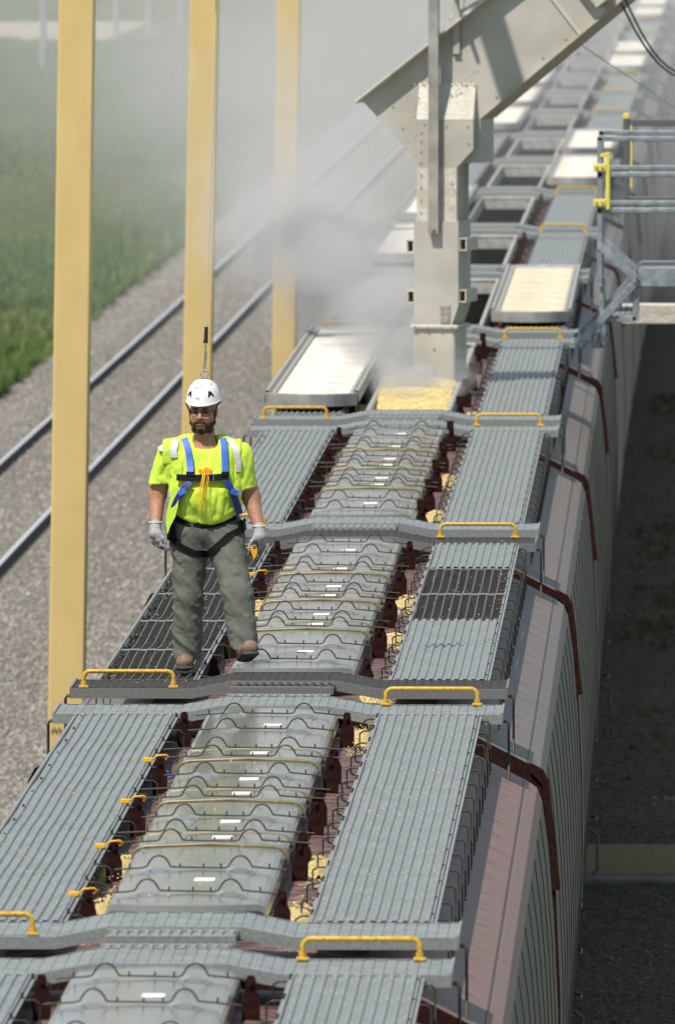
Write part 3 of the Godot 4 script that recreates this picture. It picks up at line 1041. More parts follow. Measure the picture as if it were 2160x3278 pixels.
# style: closed lids or open left / right, which board panels are bare, colours
func build_car(label: String, z_front: float, z_rear: float, o: Dictionary) -> Node3D:
	var L := z_rear - z_front
	var car := thing("hopper_car", label, "hopper car", Vector3(bend(z_front), 0, -z_front), "hopper cars of the train")
	car.rotation.y = -atan2(bend(z_rear) - bend(z_front), L)
	var near: bool = z_front < 150.0
	var mid: bool = z_front < 230.0
	var slope_m: Material = M[o.get("slope", "slope_taupe")]
	var side_m: Material = M[o.get("side", "side_taupe")]
	var xc := -0.03
	# deck either side of the hatch, and at both ends
	var deck := MB.new()
	for s in [-1.0, 1.0]:
		var r := []
		for z in [0.0, -L]:
			r.append([Vector3(xc + s * 0.345, HB - 0.135, z), Vector3(s * 0.62, HB - 0.15, z), Vector3(s * 0.9, HB - 0.165, z)])
		deck.loft(r, false, s < 0)
	for zz in [[0.0, -1.71], [-L + 1.11, -L]]:
		deck.quad(Vector3(xc - 0.345, HB - 0.135, zz[0]), Vector3(xc + 0.345, HB - 0.135, zz[0]), Vector3(xc + 0.345, HB - 0.135, zz[1]), Vector3(xc - 0.345, HB - 0.135, zz[1]))
	part(car, "roof_deck", deck.mesh(), M.maroon_deck)
	# raised seams across the deck between hatch and boards
	var nseam := int(L / 1.5)
	# sloping roof panels and curved side panels
	for s in [-1.0, 1.0]:
		if s < 0 and not near:
			pass
		var np := 4
		for k in np:
			var pl := L / np
			part(car, "roof_panel", sheet(1, 3, s, pl - 0.012), slope_m, Vector3(0, 0, -k * pl - 0.006))
			part(car, "eave_panel", sheet(3, 5, s, pl - 0.012), slope_m, Vector3(0, 0, -k * pl - 0.006))
		var ws := MB.new()
		ws.tube([Vector3(s * 1.49, HB - 0.449, -0.01), Vector3(s * 1.49, HB - 0.449, -L + 0.01)], 0.006, 5)
		part(car, "weld_seam", ws.mesh(), M.dark_rod)
		var ns := 11 if near else 6
		for k in ns:
			var pl := L / ns
			part(car, "side_panel", sheet(5, 11, s, pl - 0.022, 0.0, true), side_m, Vector3(0, 0, -k * pl - 0.011))
			if near and k > 0:
				part(car, "side_seam", seam_mesh(s), M.dark_rod, Vector3(0, 0, -k * pl))
	var lining := MB.new()
	for s in [-1.0, 1.0]:
		lining.loft(profile_rows(1, 11, s, -0.02, -L + 0.02, -0.022), false, s < 0)
	lining.quad(Vector3(-1.5, HB - 2.95, 0), Vector3(1.5, HB - 2.95, 0), Vector3(1.5, HB - 2.95, -L), Vector3(-1.5, HB - 2.95, -L))
	part(car, "lining", lining.mesh(), M.car_inside)
	# end walls
	var poly := PackedVector2Array()
	for p in CAR_PROFILE:
		poly.append(Vector2(p.x, HB + p.y - 0.004))
	for i in range(CAR_PROFILE.size() - 1, -1, -1):
		var p: Vector2 = CAR_PROFILE[i]
		if p.x > 0.0:
			poly.append(Vector2(-p.x, HB + p.y - 0.004))
	var endm := MB.new()
	endm.prism(poly, 0.0, 0.02)
	part(car, "end_wall", endm.mesh(), M.maroon, Vector3(0, 0, -0.005))
	part(car, "end_wall", endm.mesh(), M.maroon, Vector3(0, 0, -L - 0.015))
	# corner flange down the near end of each side
	for s in [-1.0, 1.0]:
		var fl := MB.new()
		var pts := [Vector2(1.50, -0.445), Vector2(1.585, -0.49), Vector2(1.622, -0.56), Vector2(1.672, -1.0), Vector2(1.695, -1.24), Vector2(1.64, -1.25), Vector2(1.61, -0.85), Vector2(1.58, -0.58), Vector2(1.50, -0.5)]
		var pp := PackedVector2Array()
		for q in pts:
			pp.append(Vector2(s * q.x, HB + q.y))
		fl.prism(pp, -0.03, 0.035)
		part(car, "corner_flange", fl.mesh(), M.maroon)
	# hatch coaming
	var h0 := -1.70
	var h1 := -L + 1.10
	var coam := MB.new()
	for s in [-1.0, 1.0]:
		coam.box(Vector3(xc + s * 0.36, HB - 0.09, (h0 + h1) / 2), Vector3(0.03, 0.16, h0 - h1), 0.0)
		coam.tube([Vector3(xc + s * 0.365, HB - 0.01, h0), Vector3(xc + s * 0.365, HB - 0.01, h1)], 0.028, 10)
	for z in [h0, h1]:
		coam.box(Vector3(xc, HB - 0.085, z), Vector3(0.75, 0.15, 0.03))
		coam.tube([Vector3(xc - 0.36, HB - 0.01, z), Vector3(xc + 0.36, HB - 0.01, z)], 0.024, 8)
	part(car, "hatch_coaming", coam.mesh(), M.coaming)
	# hatch covers: four, with short joint covers between
	var jc := 0.80
	var total := h0 - h1 + 0.10
	var la := (total - 3.0 * jc) * 0.30
	var lb := (total - 3.0 * jc) * 0.20
	var lens := [la, lb, lb, la]
	var state: String = o.get("hatch", "closed")
	var holds := []      # [z, paired]
	if state == "closed":
		var zc := h0 + 0.05
		for k in 4:
			var l: float = lens[k]
			var lid := part(car, "hatch_cover", lid_mesh(l, 0.34 if k == 0 else 0.0, 0.34 if k == 3 else 0.0), M.lid_grey, Vector3(xc, HB - 0.055, zc))
			var rz := [-l * 0.12, -l * 0.55] if k == 0 else ([-l * 0.5] if k < 3 else [-l * 0.48, -l * 0.86])
			for q in rz:
				part(lid, "hold_down_rod", rod_mesh(0.02, 0.03), M.dark_rod, Vector3(0, 0, q))
				for bx in [-0.21, 0.21]:
					part(lid, "boss", boss_mesh(), M.lid_grey, Vector3(bx, 0, q))
			if k == 0:
				holds.append([zc - l * 0.12, false])
			if k == 3:
				holds.append([zc - l * 0.86, false])
			var st := sticker_mesh()
			part(lid, "sticker", st, M.sticker, Vector3(0.05, 0.1095, -l * (0.36 if k != 3 else 0.60)))
			zc -= l
			if k < 3:
				var jn := part(car, "joint_cover", lid_mesh(jc - 0.02, 0.0, 0.0), M.lid_grey, Vector3(xc, HB - 0.044, zc - 0.01))
				for q in [-0.06, -jc + 0.08]:
					part(jn, "hold_down_rod", rod_mesh(0.10, 0.11), M.dark_rod, Vector3(0, 0, q))
					part(jn, "end_lip", lip_mesh(), M.brass_lip, Vector3(0, 0, q + (0.07 if q > -0.1 else -0.05)))
					holds.append([zc + q, q < -0.1])
				part(jn, "sticker", st, M.sticker, Vector3(0.05, 0.1095, -jc * 0.5))
				zc -= jc
	else:
		var sd := -1.0 if state == "left" else 1.0
		var n := 3
		var l := (h0 - h1 - 0.2) / n
		for k in n:
			var om := open_lid_mesh(l - 0.015, k == 0, k == n - 1)
			var lid := part(car, "hatch_cover", om[1], M.gasket, Vector3(sd * 0.86 + o.get("lid_x", 0.0), HB + 0.14, h0 - 0.1 - k * l))
			part(lid, "underside", om[0], M[o.get("under", "lid_under")])
		for k in 5:
			holds.append([h0 - 0.4 - (h0 - h1 - 0.8) * k / 4.0, false])
	# brackets hold the covers at their joints: pairs on one side, single ones on the other
	var bi := 0
	var paired: float = -1.0 if o.get("flags", false) else 1.0
	for hd in holds:
		for s in [-1.0, 1.0]:
			if (not mid and s < 0) or (hd[1] and s != paired):
				continue
			part(car, "bracket", bracket_mesh(o.get("flags", false) and s > 0), M.maroon, Vector3(xc + s * 0.49 + (-0.02 if s > 0 else -0.02), HB - 0.02, hd[0] + 0.03 * sin(bi * 1.7)))
			bi += 1
	# running boards
	var bz0 := -0.86
	var bz1 := -L + 0.86
	var np2 := 5
	var pl2 := (bz0 - bz1) / np2
	var bare_l: Array = o.get("bare_left", [])
	var bare_r: Array = o.get("bare_right", [])
	for s in [-1.0, 1.0]:
		var cx: float = s * 0.918
		var fl2 := MB.new()
		# flanges along both edges
		for e in [-1.0, 1.0]:
			fl2.box(Vector3(e * 0.309, -0.006, (bz0 + bz1) / 2), Vector3(0.024, 0.008, bz0 - bz1))
			fl2.box(Vector3(e * 0.298, 0.004, (bz0 + bz1) / 2), Vector3(0.010, 0.022, bz0 - bz1), 0.002)
		var board := part(car, "running_board", fl2.mesh(), M.galvanised_edge, Vector3(cx, HB, 0))
		for k in np2:
			var bare: bool = (k in bare_l) if s < 0 else (k in bare_r)
			var at := Vector3(0, 0.004, bz0 - k * pl2)
			if bare:
				var om := open_panel(0.58, pl2 - 0.01, 10, 0.02)
				part(board, "bare_grating_panel", om[0], M.bare_grating, at)
				part(board, "grating_ridges", om[1], M.grating_ridge, at)
			else:
				var gm: Material = M.galvanised
				part(board, "grating_panel", board_panel(0.585, pl2 - 0.006, 11, 0.008 if near else 0.0), gm, at)
		if mid:
			var nl := 15
			for k in nl:
				var z := bz0 - 0.4 - (bz0 - bz1 - 0.7) * k / (nl - 1)
				part(car, "board_leg", leg_mesh(s, 0.315), M.dark_rod, Vector3(s * (1.262 if s > 0 else 1.225), HB, z))
				part(car, "board_hook", hook_mesh(s), M.black_bolt, Vector3(s * 0.58, HB, z - 0.2))
	# end walkways
	var wm := walkway_mesh()
	var wmat: Material = M[o.get("walkway", "galvanised")]
	for z in [0.0, -L + 0.84]:
		var w := part(car, "end_walkway", wm[1], M.galvanised_edge if wmat == M.galvanised else M.grating_ridge, Vector3(0, HB + 0.004, z))
		part(w, "grip_plate", wm[0], wmat)
		if mid:
			for s in [-1.0, 1.0]:
				var lg := MB.new()
				for dz in [0.0, -0.10]:
					lg.tube([Vector3(s * 1.2, -0.05, dz), Vector3(s * 1.39, -0.05, dz), Vector3(s * 1.40, -0.07, dz), Vector3(s * 1.40, -0.41, dz), Vector3(s * 1.38, -0.42, dz + 0.10)], 0.008, 6)
				part(w, "stand_off", lg.mesh(), M.dark_rod, Vector3(0, 0, -0.12))
	# stepped plates in the middle of both ends
	for z in [0.36, -L - 0.02]:
		var sp := part(car, "step_plate", board_panel(0.62, 0.33, 12, 0.0), wmat, Vector3(-0.03, HB + 0.036, z))
		var fa := MB.new()
		for e in [0.006, -0.336]:
			fa.box(Vector3(0, -0.012, e), Vector3(0.64, 0.05, 0.012), 0.002)
		part(sp, "edge_strip", fa.mesh(), M.galvanised_edge if wmat == M.galvanised else M.grating_ridge).set_meta("kind", "stuff")
	var gm2 := grab_mesh()
	for g in [[-1.0, -0.06], [0.92, -L + 0.10]]:
		if not near and g[0] < 0:
			continue
		var gr := part(car, "grab_rail", gm2[0], M.yellow_rail, Vector3(g[0], HB + 0.015, g[1]))
		part(gr, "foot", gm2[1], M.yellow_rail)
	# under-frame, bogies, ladder
	var uf := MB.new()
	uf.box(Vector3(0, 1.15, -L / 2), Vector3(0.9, 0.5, L + 0.9), 0.02)
	for k in 3:
		var c := -L * (0.25 + 0.25 * k)
		var b := [Vector3(-1.55, 1.62, c + 2.2), Vector3(1.55, 1.62, c + 2.2), Vector3(1.55, 1.62, c - 2.2), Vector3(-1.55, 1.62, c - 2.2)]
		var u := [Vector3(-0.5, 0.55, c + 0.5), Vector3(0.5, 0.55, c + 0.5), Vector3(0.5, 0.55, c - 0.5), Vector3(-0.5, 0.55, c - 0.5)]
		for i in 4:
			uf.quad(u[i], u[(i + 1) % 4], b[(i + 1) % 4], b[i])
		uf.quad(u[3], u[2], u[1], u[0])
	part(car, "under_frame", uf.mesh(), M.dark_steel)
	var bp := bogie_parts()
	for z in [-2.2, -L + 2.2]:
		var bg := part(car, "bogie", bp[0], M.dark_steel, Vector3(0, 0, z))
		for dz in [-0.85, 0.85]:
			part(bg, "wheel_set", bp[1], M.wheel_steel, Vector3(0, 0.457, dz))
	if near:
		var ld := MB.new()
		for x in [1.635]:
			for y in [1.0, 1.35, 1.7, 2.05, 2.4]:
				ld.tube([Vector3(x - 0.06, y, -0.25), Vector3(x + 0.05, y, -0.27), Vector3(x + 0.05, y, -0.75), Vector3(x - 0.06, y, -0.77)], 0.010, 6)
		part(car, "ladder", ld.mesh(), M.dark_rod)
		var lv := MB.new()
		lv.tube([Vector3(1.45, 0.95, 0.1), Vector3(1.64, 0.95, 0.12), Vector3(1.70, 0.9, 0.12), Vector3(1.70, 0.6, 0.12), Vector3(1.66, 0.55, 0.12)], 0.014, 6)
		part(car, "uncoupling_lever", lv.mesh(), M.wheel_steel)
		# end sill step bar and coupler
		var cp := MB.new()
		cp.box(Vector3(0, 0.85, 0.5), Vector3(0.3, 0.32, 0.75), 0.05)
		part(car, "coupler", cp.mesh(), M.dark_steel)
	return car

func build_train() -> void:
	build_car("nearest grey hopper car, only its rear end and one hatch cover showing", 46.3, 62.9, {"slope": "slope_pink"})
	build_car("hopper car with pinkish sloping roof and grey closed hatch covers carrying yellow seal tags", 64.1, 80.55, {"slope": "slope_pink"})
	build_car("hopper car under the walking worker, with dark bare grating panels in its running boards", 81.95, 98.75, {"bare_left": [0, 1, 2, 3, 4], "bare_right": [2, 3], "walkway": "bare_grating"})
	build_car("hopper car with closed grey hatch covers between the worker and the open hatch", 99.8, 116.25, {"flags": true})
	build_car("hopper car being filled with corn, white hatch covers thrown open", 117.35, 134.9, {"hatch": "left", "flags": true, "lid_x": -0.04})
	build_car("empty hopper car with cream hatch covers laid open beside the gangway stairs", 136.4, 152.6, {"hatch": "right", "under": "lid_under_cream"})
	var rears := [167.6, 183.5, 199.0, 214.2, 229.5, 244.8, 260.0, 275.2, 290.5, 305.8, 321.0, 336.5, 352.0, 368.0]
	var sides := ["left", "left", "right", "right", "left", "left", "left", "right", "right", "left", "left", "right", "right", "left"]
	var nth := ["first", "second", "third", "fourth", "fifth", "sixth", "seventh", "eighth", "ninth", "tenth", "eleventh", "twelfth", "thirteenth", "fourteenth"]
	var from := 153.9
	for i in rears.size():
		build_car("empty open hopper car, %s one beyond the car with the cream hatch covers" % nth[i], from, rears[i], {"hatch": sides[i], "under": "lid_under"})
		from = rears[i] + 1.3

# ------------------------------------------------------------------ loading spout, gangway, dust
func bolt_rows(mb: MB, pts: Array, z: float, r := 0.011) -> void:
	for p in pts:
		mb.tube([Vector3(p[0], p[1], z), Vector3(p[0], p[1], z + 0.010)], r, 6)

func beam_box(mb: MB, a: Vector3, b: Vector3, w: float, d: float, bev := 0.003) -> void:
	# a straight bar from a to b: w across in the x-y plane, d along z
	var t := (b - a).normalized()
	var bas := Basis(Vector3(0, 0, 1).cross(t).normalized() * -1.0, t, Vector3(0, 0, 1))
	if absf(t.z) > 0.9:
		bas = Basis(Vector3.RIGHT, t, Vector3.RIGHT.cross(t))
	mb.box(Vector3.ZERO, Vector3(w, a.distance_to(b), d), bev, Transform3D(bas.orthonormalized(), (a + b) / 2))

func lumps(seed_: int, pts: Array, size: float) -> ArrayMesh:
	# caked grain dust: rough clods crowded along a line
	var r := RandomNumberGenerator.new()
	r.seed = seed_
	var mb := MB.new()
	var st := pebble(4)
	var src: PackedVector3Array = st.surface_get_arrays(0)[Mesh.ARRAY_VERTEX]
	var srn: PackedVector3Array = st.surface_get_arrays(0)[Mesh.ARRAY_NORMAL]
	for p in pts:
		var s := size * r.randf_range(0.4, 1.3)
		var b := Basis.from_euler(Vector3(r.randf() * TAU, r.randf() * TAU, r.randf() * TAU)).scaled(Vector3(s, s, s * 0.6))
		var o: Vector3 = p + Vector3(r.randf_range(-0.5, 0.5), r.randf_range(-0.5, 0.5), 0) * size
		for i in src.size():
			mb.v.append(b * src[i] + o)
			mb.nn.append((b.orthonormalized() * srn[i]).normalized())
	return mb.mesh()

func build_spout() -> void:
	var t := thing("loading_spout", "pale grey steel loading spout pouring corn into the open hatch", "loading spout", Vector3(0.158, HB, -125.0))
	t.rotation.y = -0.20
	# sloping chute
	var ch := MB.new()
	ch.prism(PackedVector2Array([Vector2(-0.757, 2.68), Vector2(-0.198, 2.09), Vector2(0.394, 2.09), Vector2(0.394, 2.52), Vector2(3.4, 5.0), Vector2(3.4, 5.906)]), -0.55, 0.05)
	part(t, "chute", ch.mesh(), M.chute_paint)
	var tf := MB.new()
	beam_box(tf, Vector3(-0.80, 2.66, -0.22), Vector3(3.4, 5.92, -0.22), 0.022, 0.80, 0.004)
	part(t, "top_flange", tf.mesh(), M.chute_pale)
	var bf := MB.new()
	beam_box(bf, Vector3(0.40, 2.51, -0.24), Vector3(3.4, 4.985, -0.24), 0.016, 0.68, 0.003)
	part(t, "bottom_flange", bf.mesh(), M.grain_crust)
	# head box, with the sloping cap
	var hb := MB.new()
	hb.prism(PackedVector2Array([Vector2(-0.195, 2.05), Vector2(0.195, 2.05), Vector2(0.353, 2.22), Vector2(0.353, 2.5), Vector2(-0.195, 2.5)]), -0.32, 0.18)
	part(t, "head_box", hb.mesh(), M.chute_paint)
	var cap := MB.new()
	var ca := Vector3(-0.195, 2.502, 0.182)
	var cb := Vector3(0.353, 2.502, 0.182)
	var cc := Vector3(0.353, 2.85, 0.052)
	var cd := Vector3(-0.195, 2.85, 0.052)
	cap.quad(ca, cb, cc, cd)
	cap.tri(ca, cd, Vector3(-0.195, 2.5, 0.05))
	cap.tri(cb, Vector3(0.353, 2.5, 0.05), cc)
	part(t, "head_cap", cap.mesh(), M.chute_pale)
	# column, sleeve, band and skirt
	var col := MB.new()
	col.box(Vector3(0, 1.78, -0.07), Vector3(0.39, 0.58, 0.498), 0.006)
	part(t, "column", col.mesh(), M.chute_pale)
	var ribs := MB.new()
	for z in [-0.25, -0.12, 0.02]:
		ribs.box(Vector3(0.205, 1.78, z), Vector3(0.02, 0.56, 0.03), 0.003)
	part(t, "side_ribs", ribs.mesh(), M.chute_paint)
	var sl := MB.new()
	sl.prism(PackedVector2Array([Vector2(-0.215, 0.55), Vector2(0.15, 0.55), Vector2(0.215, 0.74), Vector2(0.215, 1.54), Vector2(-0.215, 1.54)]), -0.34, 0.205)
	part(t, "sleeve", sl.mesh(), M.chute_paint)
	var bd := MB.new()
	bd.box(Vector3(-0.02, 0.535, -0.07), Vector3(0.46, 0.04, 0.58), 0.01)
	part(t, "band", bd.mesh(), M.chute_pale)
	var sk := MB.new()
	var rows := []
	for q in [[0.52, 0.20, 0.26], [0.3, 0.205, 0.27], [0.0, 0.20, 0.27], [-0.10, 0.195, 0.26]]:
		var r := []
		for k in rounded_rect(q[1] * 2, q[2] * 2, 0.03, 3):
			r.append(Vector3(k.x - 0.02, q[0], k.y - 0.07))
		r.append(r[0])
		rows.append(r)
	sk.loft(rows, false, true)
	part(t, "skirt", sk.mesh(), M.chute_paint)
	# square tube lugs either side of the sleeve
	for p in [[-0.255, 1.30], [0.255, 1.32], [-0.25, 0.82], [0.25, 0.83]]:
		var lg := MB.new()
		for w in [[0.0, 0.055, 0.075, 0.012], [0.0, -0.055, 0.075, 0.012], [0.032, 0.0, 0.012, 0.10], [-0.032, 0.0, 0.012, 0.10]]:
			lg.box(Vector3(w[0], w[1], -0.06), Vector3(w[2], w[3], 0.50))
		lg.box(Vector3(0, 0, -0.2), Vector3(0.05, 0.1, 0.01))
		part(t, "lug", lg.mesh(), M.chute_pale, Vector3(p[0], p[1], 0))
	var pl := MB.new()
	pl.box(Vector3(0.09, 0.66, 0.212), Vector3(0.095, 0.17, 0.014), 0.003)
	bolt_rows(pl, [[0.065, 0.72], [0.115, 0.72], [0.065, 0.67], [0.115, 0.67], [0.065, 0.61], [0.115, 0.61]], 0.218, 0.007)
	part(t, "cover_plate", pl.mesh(), M.beam_grey)
	# hanger channel in front
	var hg := MB.new()
	hg.box(Vector3(-0.012, 3.9, 0.275), Vector3(0.095, 4.96, 0.010))
	for x in [-0.055, 0.031]:
		hg.box(Vector3(x, 3.9, 0.245), Vector3(0.010, 4.96, 0.052))
	part(t, "hanger", hg.mesh(), M.beam_grey)
	var hb2 := MB.new()
	hb2.tube([Vector3(-0.01, 1.47, 0.28), Vector3(-0.01, 1.47, 0.298)], 0.020, 8)
	part(t, "hanger_bolt", hb2.mesh(), M.zinc_bolt)
	var br := MB.new()
	br.box(Vector3(0.17, 4.1, 0.085), Vector3(0.062, 1.95, 0.012))
	br.box(Vector3(0.142, 4.1, 0.06), Vector3(0.010, 1.95, 0.05))
	part(t, "short_hanger", br.mesh(), M.chute_paint)
	# braces behind the flange that show above it
	for q in [[Vector3(0.05, 3.2, -0.35), Vector3(0.40, 4.9, -0.35), 0.035], [Vector3(0.03, 3.45, -0.2), Vector3(0.9, 3.95, -0.2), 0.03], [Vector3(0.28, 3.3, -0.5), Vector3(0.28, 5.4, -0.5), 0.04]]:
		var b2 := MB.new()
		beam_box(b2, q[0], q[1], q[2], 0.04)
		part(t, "brace", b2.mesh(), M.chute_pale)
	# overhead bracing of the boom: it throws the slanting shadows on the chute
	for q in [[Vector3(-0.1, 5.6, 0.75), Vector3(0.42, 4.25, 0.75)], [Vector3(-0.35, 5.6, 0.75), Vector3(0.1, 4.35, 0.75)]]:
		var b3 := MB.new()
		beam_box(b3, q[0], q[1], 0.036, 0.036)
		part(t, "brace", b3.mesh(), M.beam_grey)
	# straps near the upper end
	for q in [1.0, 1.22]:
		var sp := MB.new()
		var a := Vector3(q + 0.36, 2.52 + 0.827 * (q - 0.034), 0.062)
		var b := a + Vector3(-0.46, 0.58, 0)
		beam_box(sp, a, b, 0.035 if q < 1.1 else 0.12, 0.014)
		part(t, "strap", sp.mesh(), M.chute_pale)
	var ab := MB.new()
	beam_box(ab, Vector3(1.62, 3.62, 0.12), Vector3(1.38, 3.92, 0.12), 0.2, 0.12, 0.01)
	part(t, "junction_box", ab.mesh(), M.chute_pale)
	var bm := MB.new()
	bolt_rows(bm, [[-0.15, 2.38], [-0.15, 2.3], [-0.15, 2.2], [-0.15, 2.1], [0.1, 2.44], [0.3, 2.44], [0.31, 2.28], [-0.12, 2.46]], 0.18, 0.008)
	bolt_rows(bm, [[-0.15, 1.98], [-0.15, 1.86], [-0.15, 1.74], [-0.15, 1.62], [0.15, 1.9]], 0.18, 0.008)
	bolt_rows(bm, [[-0.45, 2.62], [-0.36, 2.42], [0.55, 2.72], [0.78, 2.91], [1.0, 3.09], [1.22, 3.27], [0.6, 3.3], [-0.6, 2.65]], 0.05, 0.009)
	bolt_rows(bm, [[-0.2, 0.535], [-0.08, 0.535], [0.05, 0.535], [0.16, 0.535]], 0.22, 0.012)
	bolt_rows(bm, [[-0.02, 0.33], [-0.02, 0.12]], 0.20, 0.012)
	var bo := part(t, "bolts", bm.mesh(), M.zinc_bolt)
	bo.set_meta("kind", "stuff")
	var pts := []
	for k in 26:
		pts.append(Vector3(-0.21, 2.1 + 0.03 * k, 0.08 + 0.004 * k))
	for k in 22:
		pts.append(Vector3(-0.19 + 0.026 * k, 2.845 + 0.012 * sin(k * 2.1), 0.075))
	for k in 8:
		pts.append(Vector3(0.09 + 0.02 * k, 2.70 + 0.016 * k, 0.115))
	var cr := part(t, "caked_grain", lumps(9, pts, 0.022), M.grain_crust)
	cr.set_meta("kind", "stuff")
	var p2 := []
	for k in 16:
		p2.append(Vector3(-0.10 + 0.45 * k / 16.0, 2.86 + 0.776 * (k / 16.0) * 0.45 - 0.02, 0.16))
	for k in 14:
		p2.append(Vector3(0.16 if k % 2 else -0.16, 1.55 + 0.034 * k, 0.182))
	var cr2 := part(t, "caked_grain", lumps(10, p2, 0.012), M.grain_crust)
	cr2.set_meta("kind", "stuff")

	# the tower that carries boom and gangway stands outside the picture on the right
	var tw := thing("loading_tower", "grey steel loading tower that carries the spout and the gangway", "tower", Vector3(5.6, -0.3, -126.0))
	for c in [[-2.0, -2.2], [2.0, -2.2], [-2.0, 2.4], [2.0, 2.4]]:
		var lg := MB.new()
		lg.box(Vector3(c[0], 5.7, c[1]), Vector3(0.3, 11.4, 0.3), 0.01)
		part(tw, "leg", lg.mesh(), M.beam_grey)
	var dk := MB.new()
	dk.box(Vector3(0, 5.8, 0.1), Vector3(4.6, 0.14, 5.2), 0.01)
	part(tw, "deck", dk.mesh(), M.gangway_steel)
	var hp := MB.new()
	hp.box(Vector3(-1.6, 10.9, 1.4), Vector3(1.6, 1.9, 1.6), 0.03)
	part(tw, "head_house", hp.mesh(), M.chute_paint)

func build_gangway() -> void:
	var t := thing("gangway", "light blue-grey steel gangway with handrails and folding stairs above the car roof", "gangway", Vector3(0, HB, -125.0))
	var W := 2.2
	var wide := 0.052
	# both sides: handrails, posts, stringers
	for z in [0.0, -W]:
		for y in [2.31, 1.97, 1.63]:
			var r := MB.new()
			r.box(Vector3(2.64, y + 0.008, z), Vector3(2.0, 0.05, 0.05), 0.008)
			part(t, "handrail", r.mesh(), M.gangway_steel)
		var ps := MB.new()
		ps.box(Vector3(1.665, 1.62, z), Vector3(wide, 1.43, 0.05), 0.006)
		part(t, "post", ps.mesh(), M.gangway_steel)
		var p2 := MB.new()
		beam_box(p2, Vector3(1.672, 0.92, z + 0.03), Vector3(1.705, 0.36, z + 0.03), 0.05, 0.04)
		part(t, "post", p2.mesh(), M.gangway_steel)
		var d1 := MB.new()
		beam_box(d1, Vector3(1.665, 1.30, z + 0.04), Vector3(2.01, 0.99, z + 0.04), 0.072, 0.035)
		part(t, "stringer", d1.mesh(), M.gangway_steel)
		var d2 := MB.new()
		beam_box(d2, Vector3(2.01, 0.96, z + 0.045), Vector3(1.46, 0.36, z + 0.045), 0.072, 0.035)
		part(t, "stringer", d2.mesh(), M.gangway_steel)
		var v1 := MB.new()
		v1.box(Vector3(2.005, 0.79, z), Vector3(0.06, 0.40, 0.04), 0.004)
		v1.box(Vector3(1.86, 0.605, z), Vector3(0.30, 0.055, 0.04), 0.004)
		part(t, "step_hanger", v1.mesh(), M.gangway_steel)
		var v2 := MB.new()
		v2.box(Vector3(1.695, 0.52, z), Vector3(0.06, 0.36, 0.04), 0.004)
		v2.box(Vector3(1.545, 0.355, z), Vector3(0.31, 0.055, 0.04), 0.004)
		part(t, "step_hanger", v2.mesh(), M.gangway_steel)
		for p in [[1.672, 0.93], [2.0, 0.97], [1.70, 0.37], [1.70, 0.47], [1.67, 1.22]]:
			var b := MB.new()
			b.tube([Vector3(p[0], p[1], z + 0.06), Vector3(p[0], p[1], z + 0.085)], 0.016, 8)
			part(t, "bolt", b.mesh(), M.zinc_bolt)
	# treads of open bars
	for p in [[1.86, 0.625], [1.545, 0.375]]:
		var tr := MB.new()
		for k in 6:
			tr.box(Vector3(p[0] - 0.14 + 0.055 * k, p[1], -W / 2), Vector3(0.022, 0.03, W), 0.003)
		for k in 4:
			tr.box(Vector3(p[0], p[1] + 0.004, -0.15 - (W - 0.3) * k / 3.0), Vector3(0.30, 0.026, 0.10), 0.004)
		part(t, "tread", tr.mesh(), M.galvanised_edge)
	# deck that leads to the tower
	var dk := MB.new()
	dk.box(Vector3(2.83, 0.99, -W / 2), Vector3(1.6, 0.16, W), 0.006)
	part(t, "deck_frame", dk.mesh(), M.gangway_steel)
	var gp := MB.new()
	for k in 7:
		gp.box(Vector3(2.83, 1.078, -0.12 - (W - 0.24) * k / 6.0), Vector3(1.56, 0.012, 0.24), 0.004)
	part(t, "deck_grating", gp.mesh(), M.galvanised)
	# yellow hinge brackets and gate bar
	for y in [2.045, 1.71]:
		var h := MB.new()
		h.box(Vector3(1.665, y, 0.045), Vector3(0.12, 0.072, 0.03), 0.006)
		part(t, "hinge", h.mesh(), M.hinge_yellow)
		for x in [1.635, 1.69]:
			var b := MB.new()
			b.tube([Vector3(x, y, 0.058), Vector3(x, y, 0.075)], 0.013, 8)
			part(t, "hinge_bolt", b.mesh(), M.zinc_bolt)
	var gb := MB.new()
	gb.box(Vector3(1.742, 1.90, 0.02), Vector3(0.042, 0.52, 0.06), 0.01)
	beam_box(gb, Vector3(1.67, 2.155, 0.02), Vector3(1.76, 2.18, 0.02), 0.03, 0.06)
	part(t, "gate_bar", gb.mesh(), M.hinge_yellow)
	# the dark rail behind
	var dr := thing("guard_rail", "dark grey guard rail with a yellow cap, behind the gangway", "guard rail", Vector3(0, HB, -131.0))
	var p := MB.new()
	p.box(Vector3(1.89, 1.42, 0), Vector3(0.06, 1.9, 0.06), 0.006)
	part(dr, "post", p.mesh(), M.gangway_dark)
	for y in [2.32, 1.55]:
		var r := MB.new()
		r.box(Vector3(2.75, y, 0), Vector3(1.7, 0.07, 0.06), 0.006)
		part(dr, "rail", r.mesh(), M.gangway_dark)
	var c := MB.new()
	c.box(Vector3(1.89, 2.385, 0), Vector3(0.06, 0.055, 0.07), 0.006)
	part(dr, "cap", c.mesh(), M.hinge_yellow)
	var yb := MB.new()
	yb.box(Vector3(1.94, 1.98, 0.03), Vector3(0.018, 0.62, 0.02), 0.003)
	part(dr, "latch_bar", yb.mesh(), M.hinge_yellow)
	var sh := MB.new()
	sh.box(Vector3(2.8, 0.42, 0), Vector3(1.9, 0.2, 0.3), 0.01)
	part(dr, "sill", sh.mesh(), M.chute_pale)
